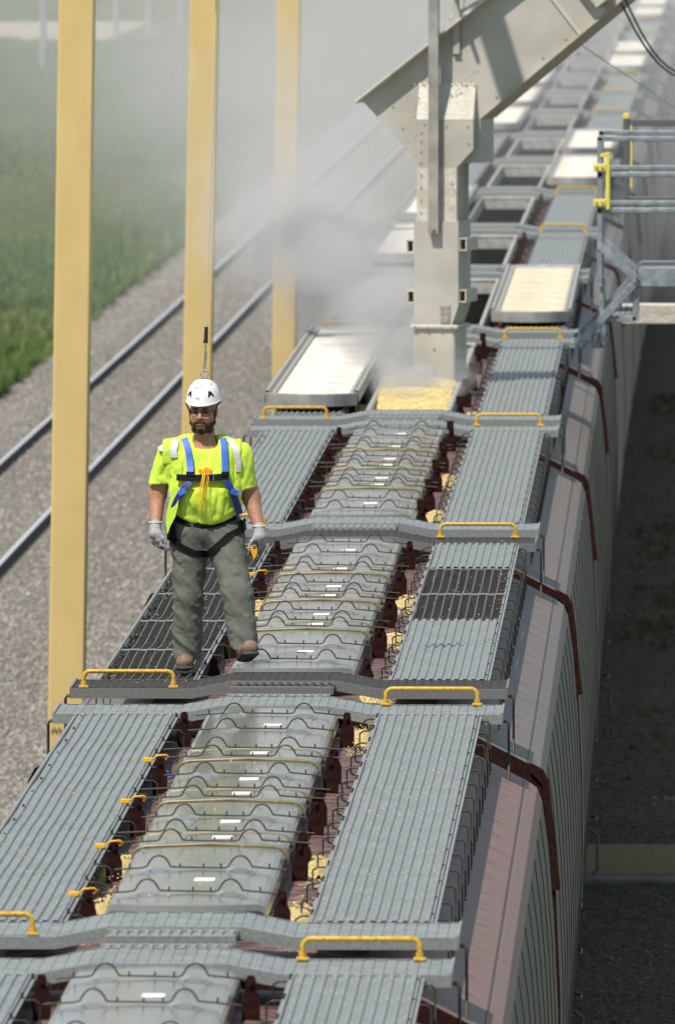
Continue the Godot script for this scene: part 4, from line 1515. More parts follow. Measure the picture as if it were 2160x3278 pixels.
	# cables
	for q in [[Vector3(1.86, 8.35, -124.6), Vector3(2.5, 7.52, -124.4), "black cable sagging from the chute, the upper of two"], [Vector3(1.80, 8.35, -124.7), Vector3(2.5, 7.47, -124.5), "black cable sagging from the chute, the lower of two"]]:
		var mb := MB.new()
		var pts := []
		for k in 14:
			var u := k / 13.0
			var a: Vector3 = q[0]
			var b: Vector3 = q[1]
			pts.append(a.lerp(b, u) + Vector3(0, -0.19 * sin(PI * u), 0))
		pts.append(q[1] + Vector3(1.1, -0.15, 0))
		mb.tube(pts, 0.011, 7)
		single("cable", q[2], "cable", mb.mesh(), M.cable_black, Vector3.ZERO, "cables beside the chute")
	var wr := MB.new()
	wr.tube([Vector3(1.40, 7.86, -125.2), Vector3(2.4, 7.19, -125.2), Vector3(3.7, 6.3, -125.2)], 0.006, 6)
	single("guy_wire", "thin pale wire slanting from the chute above the gangway", "wire", wr.mesh(), M.wire_pale)

func puff(parent: Node3D, at: Vector3, size: Vector3, density: float, yaw := 0.0, tilt := 0.0, alb := Color(1.0, 1.0, 1.0)) -> void:
	var f := FogVolume.new()
	f.name = numbered(parent, "puff")
	f.shape = RenderingServer.FOG_VOLUME_SHAPE_ELLIPSOID
	f.size = size
	f.position = at
	f.rotation = Vector3(tilt, yaw, 0)
	var key := "fog%.4f" % density
	if not M.has(key):
		var m := FogMaterial.new()
		m.density = density
		m.albedo = alb
		M[key] = m
	f.material = M[key]
	parent.add_child(f, true)

func build_dust() -> void:
	var t := thing("dust_cloud", "pale grain dust billowing from the spout and drifting over the tracks", "dust")
	t.set_meta("kind", "stuff")
	var r := RandomNumberGenerator.new()
	r.seed = 4242
	# where the corn falls: small ragged wisps; each is thin, together they are dense
	for k in 44:
		var u := r.randf()
		var s := Vector3(r.randf_range(0.2, 0.7), r.randf_range(0.10, 0.40), r.randf_range(0.5, 1.8))
		var c := Vector3(0.05 - 0.55 * u + r.randf_range(-0.34, 0.30), HB + 0.0 + 0.5 * u * r.randf() + 0.10 * r.randf(), -121.2 - 7.5 * pow(u, 0.8))
		wisp(t, r, c, s, r.randf_range(0.14, 0.55))
	# the root of the plume, behind the open covers
	for k in 74:
		var u := pow(float(k) / 73.0, 1.25)
		var w := lerpf(0.55, 1.5, u)
		var s := Vector3(w * r.randf_range(0.5, 1.2), w * r.randf_range(0.35, 0.9), w * r.randf_range(1.0, 2.4))
		var c := Vector3(-0.25 - 1.5 * u + r.randf_range(-0.45, 0.40) * (0.6 + 0.6 * u), HB + 0.30 + 1.0 * u + r.randf_range(-0.5, 0.7) * (0.5 + 0.7 * u), -125.4 - 12.0 * u - r.randf_range(0.0, 4.0))
		wisp(t, r, c, s, r.randf_range(0.16, 0.46) * (1.25 - 0.9 * u))
	# drifting off to the left and away
	for k in 74:
		var u := float(k) / 73.0
		var w := lerpf(1.6, 6.5, pow(u, 0.9))
		var spread := lerpf(1.0, 3.6, u)
		var c := Vector3(lerpf(-1.2, -5.0, u) + r.randf_range(-1.0, 1.0) * spread * 0.8, HB + lerpf(1.0, 1.8, u) + r.randf_range(-0.8, 1.1) * spread * 0.6, -lerpf(134.0, 285.0, pow(u, 1.5)))
		var s := Vector3(w * r.randf_range(0.4, 1.2), w * r.randf_range(0.25, 0.7), w * r.randf_range(1.2, 3.0))
		wisp(t, r, c, s, r.randf_range(0.03, 0.12))
	# thin veil over the far tracks and meadow
	puff(t, Vector3(-7, 5, -330), Vector3(40, 14, 260), 0.0017)
	puff(t, Vector3(-10, 4, -470), Vector3(60, 16, 260), 0.0008)
	puff(t, Vector3(1.0, 5.0, -230), Vector3(9, 5, 160), 0.003)

func wisp(parent: Node3D, r: RandomNumberGenerator, at: Vector3, size: Vector3, depth: float) -> void:
	# depth: how much of the view one wisp takes away, whatever its length
	puff(parent, at, size, maxf(0.004, snappedf(depth / size.z, 0.004)), r.randf_range(-0.8, 0.8), r.randf_range(-0.4, 0.4))

func build_corn() -> void:
	# the heap in the hatch under the spout
	var mb := MB.new()
	var f := FastNoiseLite.new()
	f.seed = 8
	f.frequency = 2.0
	var rows := []
	var nz := 60
	for k in nz + 1:
		var z := -119.06 - 9.0 * k / nz
		var r := []
		for i in 15:
			var x := -0.03 + lerpf(-0.34, 0.34, i / 14.0)
			var u := (-z - 119.06) / 9.0
			var y := -0.04 + 0.09 * smoothstep(0.16, 0.42, u) - 0.03 * pow(absf(x + 0.03) / 0.34, 2.0) + 0.006 * sin(u * 40.0) - 0.3 * maxf(0.0, u - 0.7)
			y += 0.020 * f.get_noise_2d(x * 2.0, z * 0.7)
			r.append(Vector3(x, HB + y, z))
		rows.append(r)
	mb.loft(rows, true)
	var heap := thing("corn_heap", "heap of yellow corn filling the open hatch under the spout", "corn")
	heap.set_meta("kind", "stuff")
	part(heap, "surface", mb.mesh(), M.corn)
	rng.seed = 91
	var xs := []
	var cs := []
	var kern := pebble(6)
	for i in 9000:
		var k := rng.randi() % nz
		var j := rng.randi() % 14
		var p: Vector3 = rows[k][j].lerp(rows[k + 1][j + 1], rng.randf())
		p.x += rng.randf_range(-0.02, 0.02)
		xs.append(Transform3D(Basis.from_euler(Vector3(rng.randf() * TAU, rng.randf() * TAU, 0)).scaled(Vector3(0.012, 0.011, 0.016)), p + Vector3(0, 0.002, 0)))
		cs.append(Color(1, 1, 1) * rng.randf_range(0.75, 1.2))
	scatter("kernels", "", "", kern, M.corn_kernel, xs, cs, heap)
	# spilled corn on the roofs between hatch and boards: (x, z, width, length, height)
	var spills := [[0.47, 66.6, 0.13, 1.5, 0.05, "corn spilled beside the right bracket at the near end of the tagged hatch covers"], [-0.52, 66.9, 0.10, 1.3, 0.05, "corn spilled beside the left bracket at the near end of the tagged hatch covers"], [-0.53, 69.8, 0.10, 1.1, 0.045, "corn spilled by the yellow seal tag, between hatch cover and left running board"], [0.51, 69.9, 0.09, 0.9, 0.04, "corn spilled between hatch cover and right running board, midway along the tagged car"], [0.50, 79.7, 0.12, 1.2, 0.05, "corn spilled beside the yellow grab rail at the far end of the tagged car"], [0.50, 83.3, 0.09, 0.8, 0.04, "corn spilled beside the near bracket of the worker's car"], [0.50, 89.0, 0.08, 0.7, 0.03, "corn spilled beside the bare grating panel of the worker's car"], [0.50, 93.0, 0.08, 1.0, 0.035, "corn spilled under the far brackets of the worker's car"], [-0.52, 92.0, 0.10, 1.2, 0.05, "corn spilled beside the worker's knee, left of the hatch covers"], [0.50, 104.0, 0.08, 1.0, 0.04, "corn spilled by the near flagged brackets of the closed car behind the worker"], [0.50, 109.5, 0.08, 1.0, 0.04, "corn spilled by the middle flagged brackets of the closed car behind the worker"], [-0.52, 122.0, 0.09, 1.2, 0.04, "corn spilled between the open hatch and its white covers"], [0.52, 121.0, 0.07, 0.7, 0.03, "corn spilled by the flagged brackets right of the open hatch"]]
	var si := 0
	for s in spills:
		var m2 := MB.new()
		var rr := []
		for k in 11:
			var v := lerpf(-1, 1, k / 10.0)
			var r := []
			for i in 9:
				var x := lerpf(-1, 1, i / 8.0)
				var e := clampf(1.0 - x * x - v * v + 0.8 * f.get_noise_2d(x * 2.2 + si * 7.0, v * 2.2), 0.0, 1.0)
				r.append(Vector3(x * s[2], HB - 0.150 + s[4] * 1.35 * pow(e, 0.6), -s[1] - v * s[3] * 0.5))
			rr.append(r)
		m2.loft(rr, true)
		var pile := thing("corn_spill", s[5], "corn")
		pile.position = Vector3(s[0], 0, 0)
		pile.set_meta("kind", "stuff")
		part(pile, "pile", m2.mesh(), M.corn)
		var kx := []
		var kc := []
		for i in 520:
			var a := rng.randf() * TAU
			var q := sqrt(rng.randf()) * 1.7
			kx.append(Transform3D(Basis.from_euler(Vector3(rng.randf() * TAU, rng.randf() * TAU, 0)).scaled(Vector3(0.010, 0.008, 0.012)), Vector3(clampf(cos(a) * q * s[2], -0.17, 0.17), HB - 0.143 + s[4] * 1.5 * sqrt(maxf(0.0, 1.0 - q * q)), -s[1] + sin(a) * q * s[3] * 0.7)))
			kc.append(Color(1, 1, 1) * rng.randf_range(0.7, 1.25))
		scatter("kernels", "", "", kern, M.corn_kernel, kx, kc, pile)
		si += 1

func build_loose_kernels() -> void:
	# stray corn and chaff lying on boards, covers and decks of the near cars
	rng.seed = 611
	var xs := []
	var cs := []
	for i in 1700:
		var z := 62.0 + 73.0 * rng.randf()
		var x := rng.randf_range(-1.2, 1.2)
		var y := HB + 0.014
		var ax := absf(x)
		if ax < 0.36:
			y = HB + 0.054
			if z > 117.0 or fposmod(z - 64.1, 17.75) < 1.7 or fposmod(z - 64.1, 17.75) > 15.2:
				continue
		elif ax < 0.60:
			if ax < 0.42 or (z > 117.0 and x < 0.0):
				continue
			y = HB - 0.145
		elif z > 117.0 and x < 0.0:
			continue
		if fposmod(z - 64.1, 17.8) > 16.3:
			continue
		var s := rng.randf_range(0.6, 1.1)
		xs.append(Transform3D(Basis.from_euler(Vector3(rng.randf() * TAU, rng.randf() * TAU, 0)).scaled(Vector3(0.010, 0.007, 0.013) * s), Vector3(x, y, -z)))
		cs.append(Color(1, 1, 1) * rng.randf_range(0.6, 1.1) if rng.randf() < 0.6 else Color(1.0, 1.1, 2.2) * rng.randf_range(0.6, 0.9))
	scatter("loose_kernels", "stray corn kernels and chaff scattered over the car roofs", "corn", pebble(6), M.corn_kernel, xs, cs)

func build_seals() -> void:
	# yellow cable seals looped through the left brackets
	var data := [[-0.54, 75.43, "yellow seal tag on the bracket beside the loop of blue cord"], [-0.54, 72.33, "yellow seal tag on the middle bracket along the left of the tagged hatch covers"], [-0.54, 69.23, "yellow seal tag on the second bracket from the near end of the tagged car"], [-0.54, 66.2, "yellow seal tag on the bracket by the near end walkway of the tagged car"], [-0.54, 93.45, "yellow seal tag beside the worker's thigh, on a bracket of his car"]]
	for d in data:
		var t := thing("seal_tag", d[2], "seal tag", Vector3(d[0], HB, -d[1]), "yellow seal tags on the brackets")
		var a := MB.new()
		a.box(Vector3(-0.072, 0.045, 0.02), Vector3(0.052, 0.026, 0.012), 0.004)
		part(t, "tag", a.mesh(), M.seal_yellow)
		var b := MB.new()
		b.tube([Vector3(-0.05, 0.045, 0.02), Vector3(-0.02, 0.07, 0.03), Vector3(0.03, 0.075, 0.03), Vector3(0.05, 0.06, 0.02), Vector3(0.03, 0.045, 0.0)], 0.006, 6)
		part(t, "loop", b.mesh(), M.seal_yellow)
	var bl := MB.new()
	var pts := []
	for k in 9:
		var a := k / 8.0 * 5.2
		pts.append(Vector3(-0.57 + 0.07 * cos(a), HB - 0.125 + 0.01 * sin(a * 3.0), -76.4 + 0.35 * sin(a)))
	bl.tube(pts, 0.006, 6)
	single("blue_cord", "loop of blue cord lying beside a bracket of the tagged car", "cord", bl.mesh(), M.seal_blue)

# ------------------------------------------------------------------ the worker
class Prim:
	var a: Vector3
	var b: Vector3
	var ra: float
	var rb: float
	var k: float
	var inv: Vector3
	var ms: float
	var ba: Vector3
	var l2: float
	func _init(a_: Vector3, b_: Vector3, ra_: float, rb_: float, k_: float, sc: Vector3) -> void:
		inv = Vector3(1.0 / sc.x, 1.0 / sc.y, 1.0 / sc.z)
		ms = minf(sc.x, minf(sc.y, sc.z))
		a = a_ * inv
		b = b_ * inv
		ra = ra_
		rb = rb_
		k = k_
		ba = b - a
		l2 = maxf(ba.length_squared(), 1e-9)

class Field:
	var prims: Array[Prim] = []
	var noise: FastNoiseLite
	var amp := 0.0
	var skew := 0.0
	var nscale := Vector3.ONE
	var cut = null
	var folds := []      # [a, b, width, height] creases raised on the cloth
	func add(a: Vector3, b: Vector3, ra: float, rb := -1.0, k := 0.03, sc := Vector3.ONE) -> void:
		prims.append(Prim.new(a, b, ra, ra if rb < 0.0 else rb, k, sc))
	func raw(p: Vector3) -> float:
		var d := 1e3
		for q in prims:
			var w := p * q.inv - q.a
			var h := clampf(w.dot(q.ba) / q.l2, 0.0, 1.0)
			var e := ((w - q.ba * h).length() - lerpf(q.ra, q.rb, h)) * q.ms
			var m := q.k - absf(d - e)
			d = minf(d, e)
			if m > 0.0 and q.k > 0.0:
				d -= m * m * 0.25 / q.k
		return d
	func at(p: Vector3) -> float:
		var d := raw(p)
		if amp > 0.0 and absf(d) < 0.04:
			d -= amp * noise.get_noise_3dv((p + Vector3(0, skew * p.x, 0)) * nscale)
		if folds.size() and absf(d) < 0.05:
			for q in folds:
				var w: Vector3 = p - q[0]
				var e: Vector3 = q[1] - q[0]
				var h := clampf(w.dot(e) / e.length_squared(), 0.0, 1.0)
				var r2: float = (w - e * h).length_squared() / (q[2] * q[2])
				if r2 < 6.0:
					d -= q[3] * (exp(-r2) - 0.45 * exp(-(r2 - 3.0) * (r2 - 3.0))) * (0.35 + 0.65 * sin(PI * clampf(h, 0.08, 0.92)))
		if cut != null:
			d = maxf(d, cut.call(p))
		return d
	func normal(p: Vector3) -> Vector3:
		var e := 0.006
		return Vector3(raw(p + Vector3(e, 0, 0)) - raw(p - Vector3(e, 0, 0)), raw(p + Vector3(0, e, 0)) - raw(p - Vector3(0, e, 0)), raw(p + Vector3(0, 0, e)) - raw(p - Vector3(0, 0, e))).normalized()

func nets(mb: MB, f: Field, lo: Vector3, hi: Vector3, h: float, xf := Transform3D.IDENTITY) -> void:
	var B := 4
	var nx := (int((hi.x - lo.x) / h / B) + 1) * B
	var ny := (int((hi.y - lo.y) / h / B) + 1) * B
	var nz := (int((hi.z - lo.z) / h / B) + 1) * B
	var val := PackedFloat32Array()
	val.resize(nx * ny * nz)
	val.fill(1.0)
	var blocks := []
	var reach := h * B * 1.15 + f.amp
	for bz in nz / B:
		for by in ny / B:
			for bx in nx / B:
				var c := lo + Vector3(bx + 0.5, by + 0.5, bz + 0.5) * (h * B)
				var d := f.raw(c)
				if f.cut != null:
					d = maxf(d, minf(f.cut.call(c), d + 1.0)) if absf(d) > reach else d
				if absf(d) > reach:
					if d < 0.0:
						for k in B:
							for j in B:
								for i in B:
									val[((bz * B + k) * ny + by * B + j) * nx + bx * B + i] = -1.0
					continue
				blocks.append(Vector3i(bx * B, by * B, bz * B))
				for k in B:
					for j in B:
						for i in B:
							val[((bz * B + k) * ny + by * B + j) * nx + bx * B + i] = f.at(lo + Vector3(bx * B + i, by * B + j, bz * B + k) * h)
	# where a cut passes through filled blocks, evaluate those too
	if f.cut != null:
		for bz in nz / B:
			for by in ny / B:
				for bx in nx / B:
					var o := Vector3i(bx * B, by * B, bz * B)
					var i0 := (o.z * ny + o.y) * nx + o.x
					if val[i0] == -1.0:
						blocks.append(o)
						for k in B:
							for j in B:
								for i in B:
									val[((o.z + k) * ny + o.y + j) * nx + o.x + i] = f.at(lo + Vector3(o.x + i, o.y + j, o.z + k) * h)
	var vid := PackedInt32Array()
	vid.resize(nx * ny * nz)
	vid.fill(-1)
	var vs := PackedVector3Array()
	var sy := nx
	var sz := nx * ny
	var offs := [0, 1, sy, sy + 1, sz, sz + 1, sz + sy, sz + sy + 1]
	var edges := [[0, 1], [2, 3], [4, 5], [6, 7], [0, 2], [1, 3], [4, 6], [5, 7], [0, 4], [1, 5], [2, 6], [3, 7]]
	var cells := {}
	for b in blocks:
		for k in range(b.z - 1, b.z + B):
			for j in range(b.y - 1, b.y + B):
				for i in range(b.x - 1, b.x + B):
					if i < 0 or j < 0 or k < 0 or i >= nx - 1 or j >= ny - 1 or k >= nz - 1:
						continue
					var id := (k * ny + j) * nx + i
					if vid[id] != -1:
						continue
					var mask := 0
					for q in 8:
						if val[id + offs[q]] < 0.0:
							mask |= 1 << q
					if mask == 0 or mask == 255:
						vid[id] = -2
						continue
					var s := Vector3.ZERO
					var n := 0
					for e in edges:
						var va := val[id + offs[e[0]]]
						var vb := val[id + offs[e[1]]]
						if (va < 0.0) != (vb < 0.0):
							var t := va / (va - vb)
							var pa := Vector3(e[0] & 1, (e[0] >> 1) & 1, (e[0] >> 2) & 1)
							var pb := Vector3(e[1] & 1, (e[1] >> 1) & 1, (e[1] >> 2) & 1)
							s += pa.lerp(pb, t)
							n += 1
					vid[id] = vs.size()
					vs.append(lo + (Vector3(i, j, k) + s / n) * h)
					cells[id] = true
	var tris := PackedInt32Array()
	for id in cells:
		var v0 := val[id]
		for ax in 3:
			var step: int = [1, sy, sz][ax]
			if id + step >= val.size():
				continue
			var v1 := val[id + step]
			if (v0 < 0.0) == (v1 < 0.0):
				continue
			var u: int = [sy, sz, 1][ax]
			var w: int = [sz, 1, sy][ax]
			if id - u - w < 0:
				continue
			var q := [vid[id], vid[id - u], vid[id - u - w], vid[id - w]]
			if q[0] < 0 or q[1] < 0 or q[2] < 0 or q[3] < 0:
				continue
			if v0 >= 0.0:
				q.reverse()
			tris.append_array([q[0], q[1], q[2], q[0], q[2], q[3]])
	var ns := PackedVector3Array()
	ns.resize(vs.size())
	for t in range(0, tris.size(), 3):
		var n := (vs[tris[t + 1]] - vs[tris[t]]).cross(vs[tris[t + 2]] - vs[tris[t]])
		ns[tris[t]] += n
		ns[tris[t + 1]] += n
		ns[tris[t + 2]] += n
	for t in range(0, tris.size(), 3):
		var a := tris[t]
		var b := tris[t + 1]
		var c := tris[t + 2]
		mb.trin(xf * vs[a], xf * vs[b], xf * vs[c], (xf.basis * ns[a]).normalized(), (xf.basis * ns[b]).normalized(), (xf.basis * ns[c]).normalized())

# point on a field's surface, looked for from the front
func on_front(f: Field, x: float, y: float, off: float, z0 := 0.45) -> Vector3:
	var z := z0
	for i in 60:
		var d := f.raw(Vector3(x, y, z)) - off
		if d < 0.0005:
			break
		z -= maxf(d * 0.8, 0.0006)
		if z < -0.3:
			break
	return Vector3(x, y, z)

# webbing laid over the body; path in x, y as seen from the front
func webbing(f: Field, path: Array, width: float, thick := 0.004, off := 0.004, steps := 8) -> ArrayMesh:
	var pts := []
	for i in path.size() - 1:
		for k in steps:
			pts.append(path[i].lerp(path[i + 1], float(k) / steps))
	pts.append(path[-1])
	var rows := []
	for i in pts.size():
		var p: Vector2 = pts[i]
		var t: Vector2 = (pts[mini(i + 1, pts.size() - 1)] - pts[maxi(i - 1, 0)]).normalized()
		var s := Vector2(-t.y, t.x) * width * 0.5
		var r := []
		for q in [-1.0, -0.5, 0.0, 0.5, 1.0]:
			r.append(on_front(f, p.x + s.x * q, p.y + s.y * q, off + thick))
		var inner := []
		for q in [1.0, -1.0]:
			inner.append(on_front(f, p.x + s.x * q, p.y + s.y * q, off - 0.006))
		r.push_front(inner[1])
		r.append(inner[0])
		rows.append(r)
	var mb := MB.new()
	mb.loft(rows, false, true)
	return mb.mesh()

func add_folds(f: Field, list: Array, width: float, height: float) -> void:
	for q in list:
		f.folds.append([on_front(f, q[0], q[1], 0.0), on_front(f, q[2], q[3], 0.0), width, height])

func ring_path(c: Vector3, r: float, n: int, bas := Basis.IDENTITY, from := 0.0, to := TAU) -> Array:
	var p := []
	for k in n + 1:
		var a := lerpf(from, to, float(k) / n)
		p.append(c + bas * Vector3(cos(a) * r, sin(a) * r, 0))
	return p

func helm(phi: float, t: float, off := 0.0) -> Vector3:
	# point of the helmet: phi around from the front, t from the rim (0) to the crown (1)
	var c := cos(phi)
	var rim := 0.052 + 0.018 * pow(sin(phi), 2.0) - 0.030 * pow(maxf(0.0, -c), 1.5) + 0.012 * exp(-pow((absf(phi) - 1.75) / 0.35, 2.0))
	var a := t * PI / 2
	var rad := pow(cos(a), 0.72)
	var y := lerpf(rim, 0.213, sin(a))
	var bx := 0.108 + off
	var bz := 0.126 + off
	var flare := 1.0 + 0.05 * exp(-t * 22.0)
	return Vector3(sin(phi) * bx * rad * flare, y + off * sin(a), c * bz * rad * flare - 0.008)

func helm_patch(mb: MB, pts: Array, off: float) -> void:
	var p := []
	for q in pts:
		p.append(helm(q[0], q[1], off))
	for i in range(1, p.size() - 1):
		mb.tri(p[0], p[i], p[i + 1])
		mb.tri(p[0], p[i + 1], p[i])

func glove_field(wrist: Vector3, palm: Vector3, dir: Vector3, across: Vector3, curl: Vector3, thumb_side: float, grip: float) -> Field:
	var f := Field.new()
	f.add(wrist, palm, 0.036, 0.040, 0.02, Vector3(1, 1, 1))
	f.add(palm - across * 0.022, palm - across * 0.022 + dir * 0.045, 0.026, 0.022, 0.012)
	f.add(palm + across * 0.022, palm + across * 0.022 + dir * 0.04, 0.026, 0.020, 0.012)
	var lens := [0.070, 0.082, 0.078, 0.062]
	for i in 4:
		var base := palm + dir * 0.04 + across * (-0.033 + 0.022 * i) * -thumb_side
		var l: float = lens[i]
		var m := base + (dir * 0.8 + curl * 0.55 * grip).normalized() * l * 0.5
		var e := m + (dir * (0.6 - 0.5 * grip) + curl * 0.9).normalized() * l * 0.42
		f.add(base, m, 0.0115, 0.0105, 0.006)
		f.add(m, e, 0.0105, 0.0085, 0.004)
	var tb := palm + across * thumb_side * 0.030 + dir * 0.0
	var tm := tb + (across * thumb_side * 0.55 + dir * 0.7 + curl * 0.35).normalized() * 0.042
	f.add(tb, tm, 0.016, 0.0125, 0.012)
	f.add(tm, tm + (dir * 0.9 + curl * 0.5).normalized() * 0.034, 0.0125, 0.0095, 0.004)
	return f

func person_materials() -> void:
	mat("skin", Color(0.45, 0.245, 0.17), 0.55, 0.0, noise_tex(101, 0.03, Color(0.86, 0.78, 0.76), Color(1, 1, 1), FastNoiseLite.TYPE_SIMPLEX_SMOOTH, 256), 5.0)
	M.skin.subsurf_scatter_enabled = true
	M.skin.subsurf_scatter_strength = 0.08
	mat("hair_brown", Color(0.085, 0.048, 0.026), 0.8, 0.0, noise_tex(103, 0.08, Color(0.5, 0.45, 0.4), Color(1, 1, 1), FastNoiseLite.TYPE_SIMPLEX_SMOOTH, 256), 6.0, bump_tex(104, 0.15, 10.0, FastNoiseLite.TYPE_SIMPLEX_SMOOTH, 256), 0.8)
	mat("beard_light", Color(0.16, 0.085, 0.040), 0.8, 0.0, noise_tex(113, 0.08, Color(0.6, 0.5, 0.45), Color(1, 1, 1), FastNoiseLite.TYPE_SIMPLEX_SMOOTH, 256), 6.0)
	mat("lip_pink", Color(0.42, 0.17, 0.16), 0.45)
	var neon := mat("neon_shirt", Color(0.60, 0.82, 0.075), 0.8, 0.0, noise_tex(105, 0.01, Color(0.95, 0.96, 0.9), Color(1, 1, 1), FastNoiseLite.TYPE_SIMPLEX_SMOOTH, 256), 1.5)
	neon.rim_enabled = true
	neon.rim = 0.25
	mat("neon_vest", Color(0.50, 0.70, 0.06), 0.75, 0.0, noise_tex(106, 0.02, Color(0.9, 0.92, 0.85), Color(1, 1, 1), FastNoiseLite.TYPE_SIMPLEX_SMOOTH, 256), 2.0)
	mat("reflective", Color(0.74, 0.74, 0.74), 0.4, 0.0, noise_tex(107, 0.03, grey(0.75), grey(1.0), FastNoiseLite.TYPE_SIMPLEX_SMOOTH, 256), 3.0)
	mat("trousers", Color(0.14, 0.15, 0.132), 0.9, 0.0, noise_tex(109, 0.022, Color(0.80, 0.82, 0.80), Color(1, 1, 1), FastNoiseLite.TYPE_SIMPLEX_SMOOTH, 512, 5), 1.1, bump_tex(110, 0.03, 6.0), 0.2)
	mat("belt_black", Color(0.010, 0.010, 0.012), 0.75, 0.0, null, 1.0, null, 0.5, 0.15)
	mat("strap_blue", Color(0.035, 0.13, 0.56), 0.55)
	mat("strap_navy", Color(0.010, 0.022, 0.16), 0.55)
	mat("strap_black", Color(0.010, 0.011, 0.013), 0.75, 0.0, null, 1.0, null, 0.5, 0.15)
	mat("buckle", Color(0.42, 0.41, 0.36), 0.3, 0.8)
	mat("tag_orange", Color(0.80, 0.36, 0.01), 0.45)
	mat("helmet_white", Color(0.80, 0.81, 0.82), 0.3)
	mat("helmet_mark", Color(0.02, 0.02, 0.025), 0.5)
	mat("helmet_red", Color(0.5, 0.06, 0.05), 0.5)
	mat("glove_grey", Color(0.42, 0.42, 0.44), 0.85, 0.0, noise_tex(111, 0.04, grey(0.8), grey(1.0), FastNoiseLite.TYPE_SIMPLEX_SMOOTH, 256), 4.0)
	mat("glove_dark", Color(0.03, 0.03, 0.032), 0.7)
	mat("boot_tan", Color(0.30, 0.20, 0.145), 0.85, 0.0, noise_tex(112, 0.02, Color(0.65, 0.62, 0.6), Color(1, 1, 1), FastNoiseLite.TYPE_SIMPLEX_SMOOTH, 256), 5.0)
	mat("boot_sole", Color(0.05, 0.043, 0.037), 0.85)
	mat("steel_bright", Color(0.72, 0.71, 0.68), 0.25, 0.9)
	mat("glasses", Color(0.02, 0.02, 0.02), 0.35)

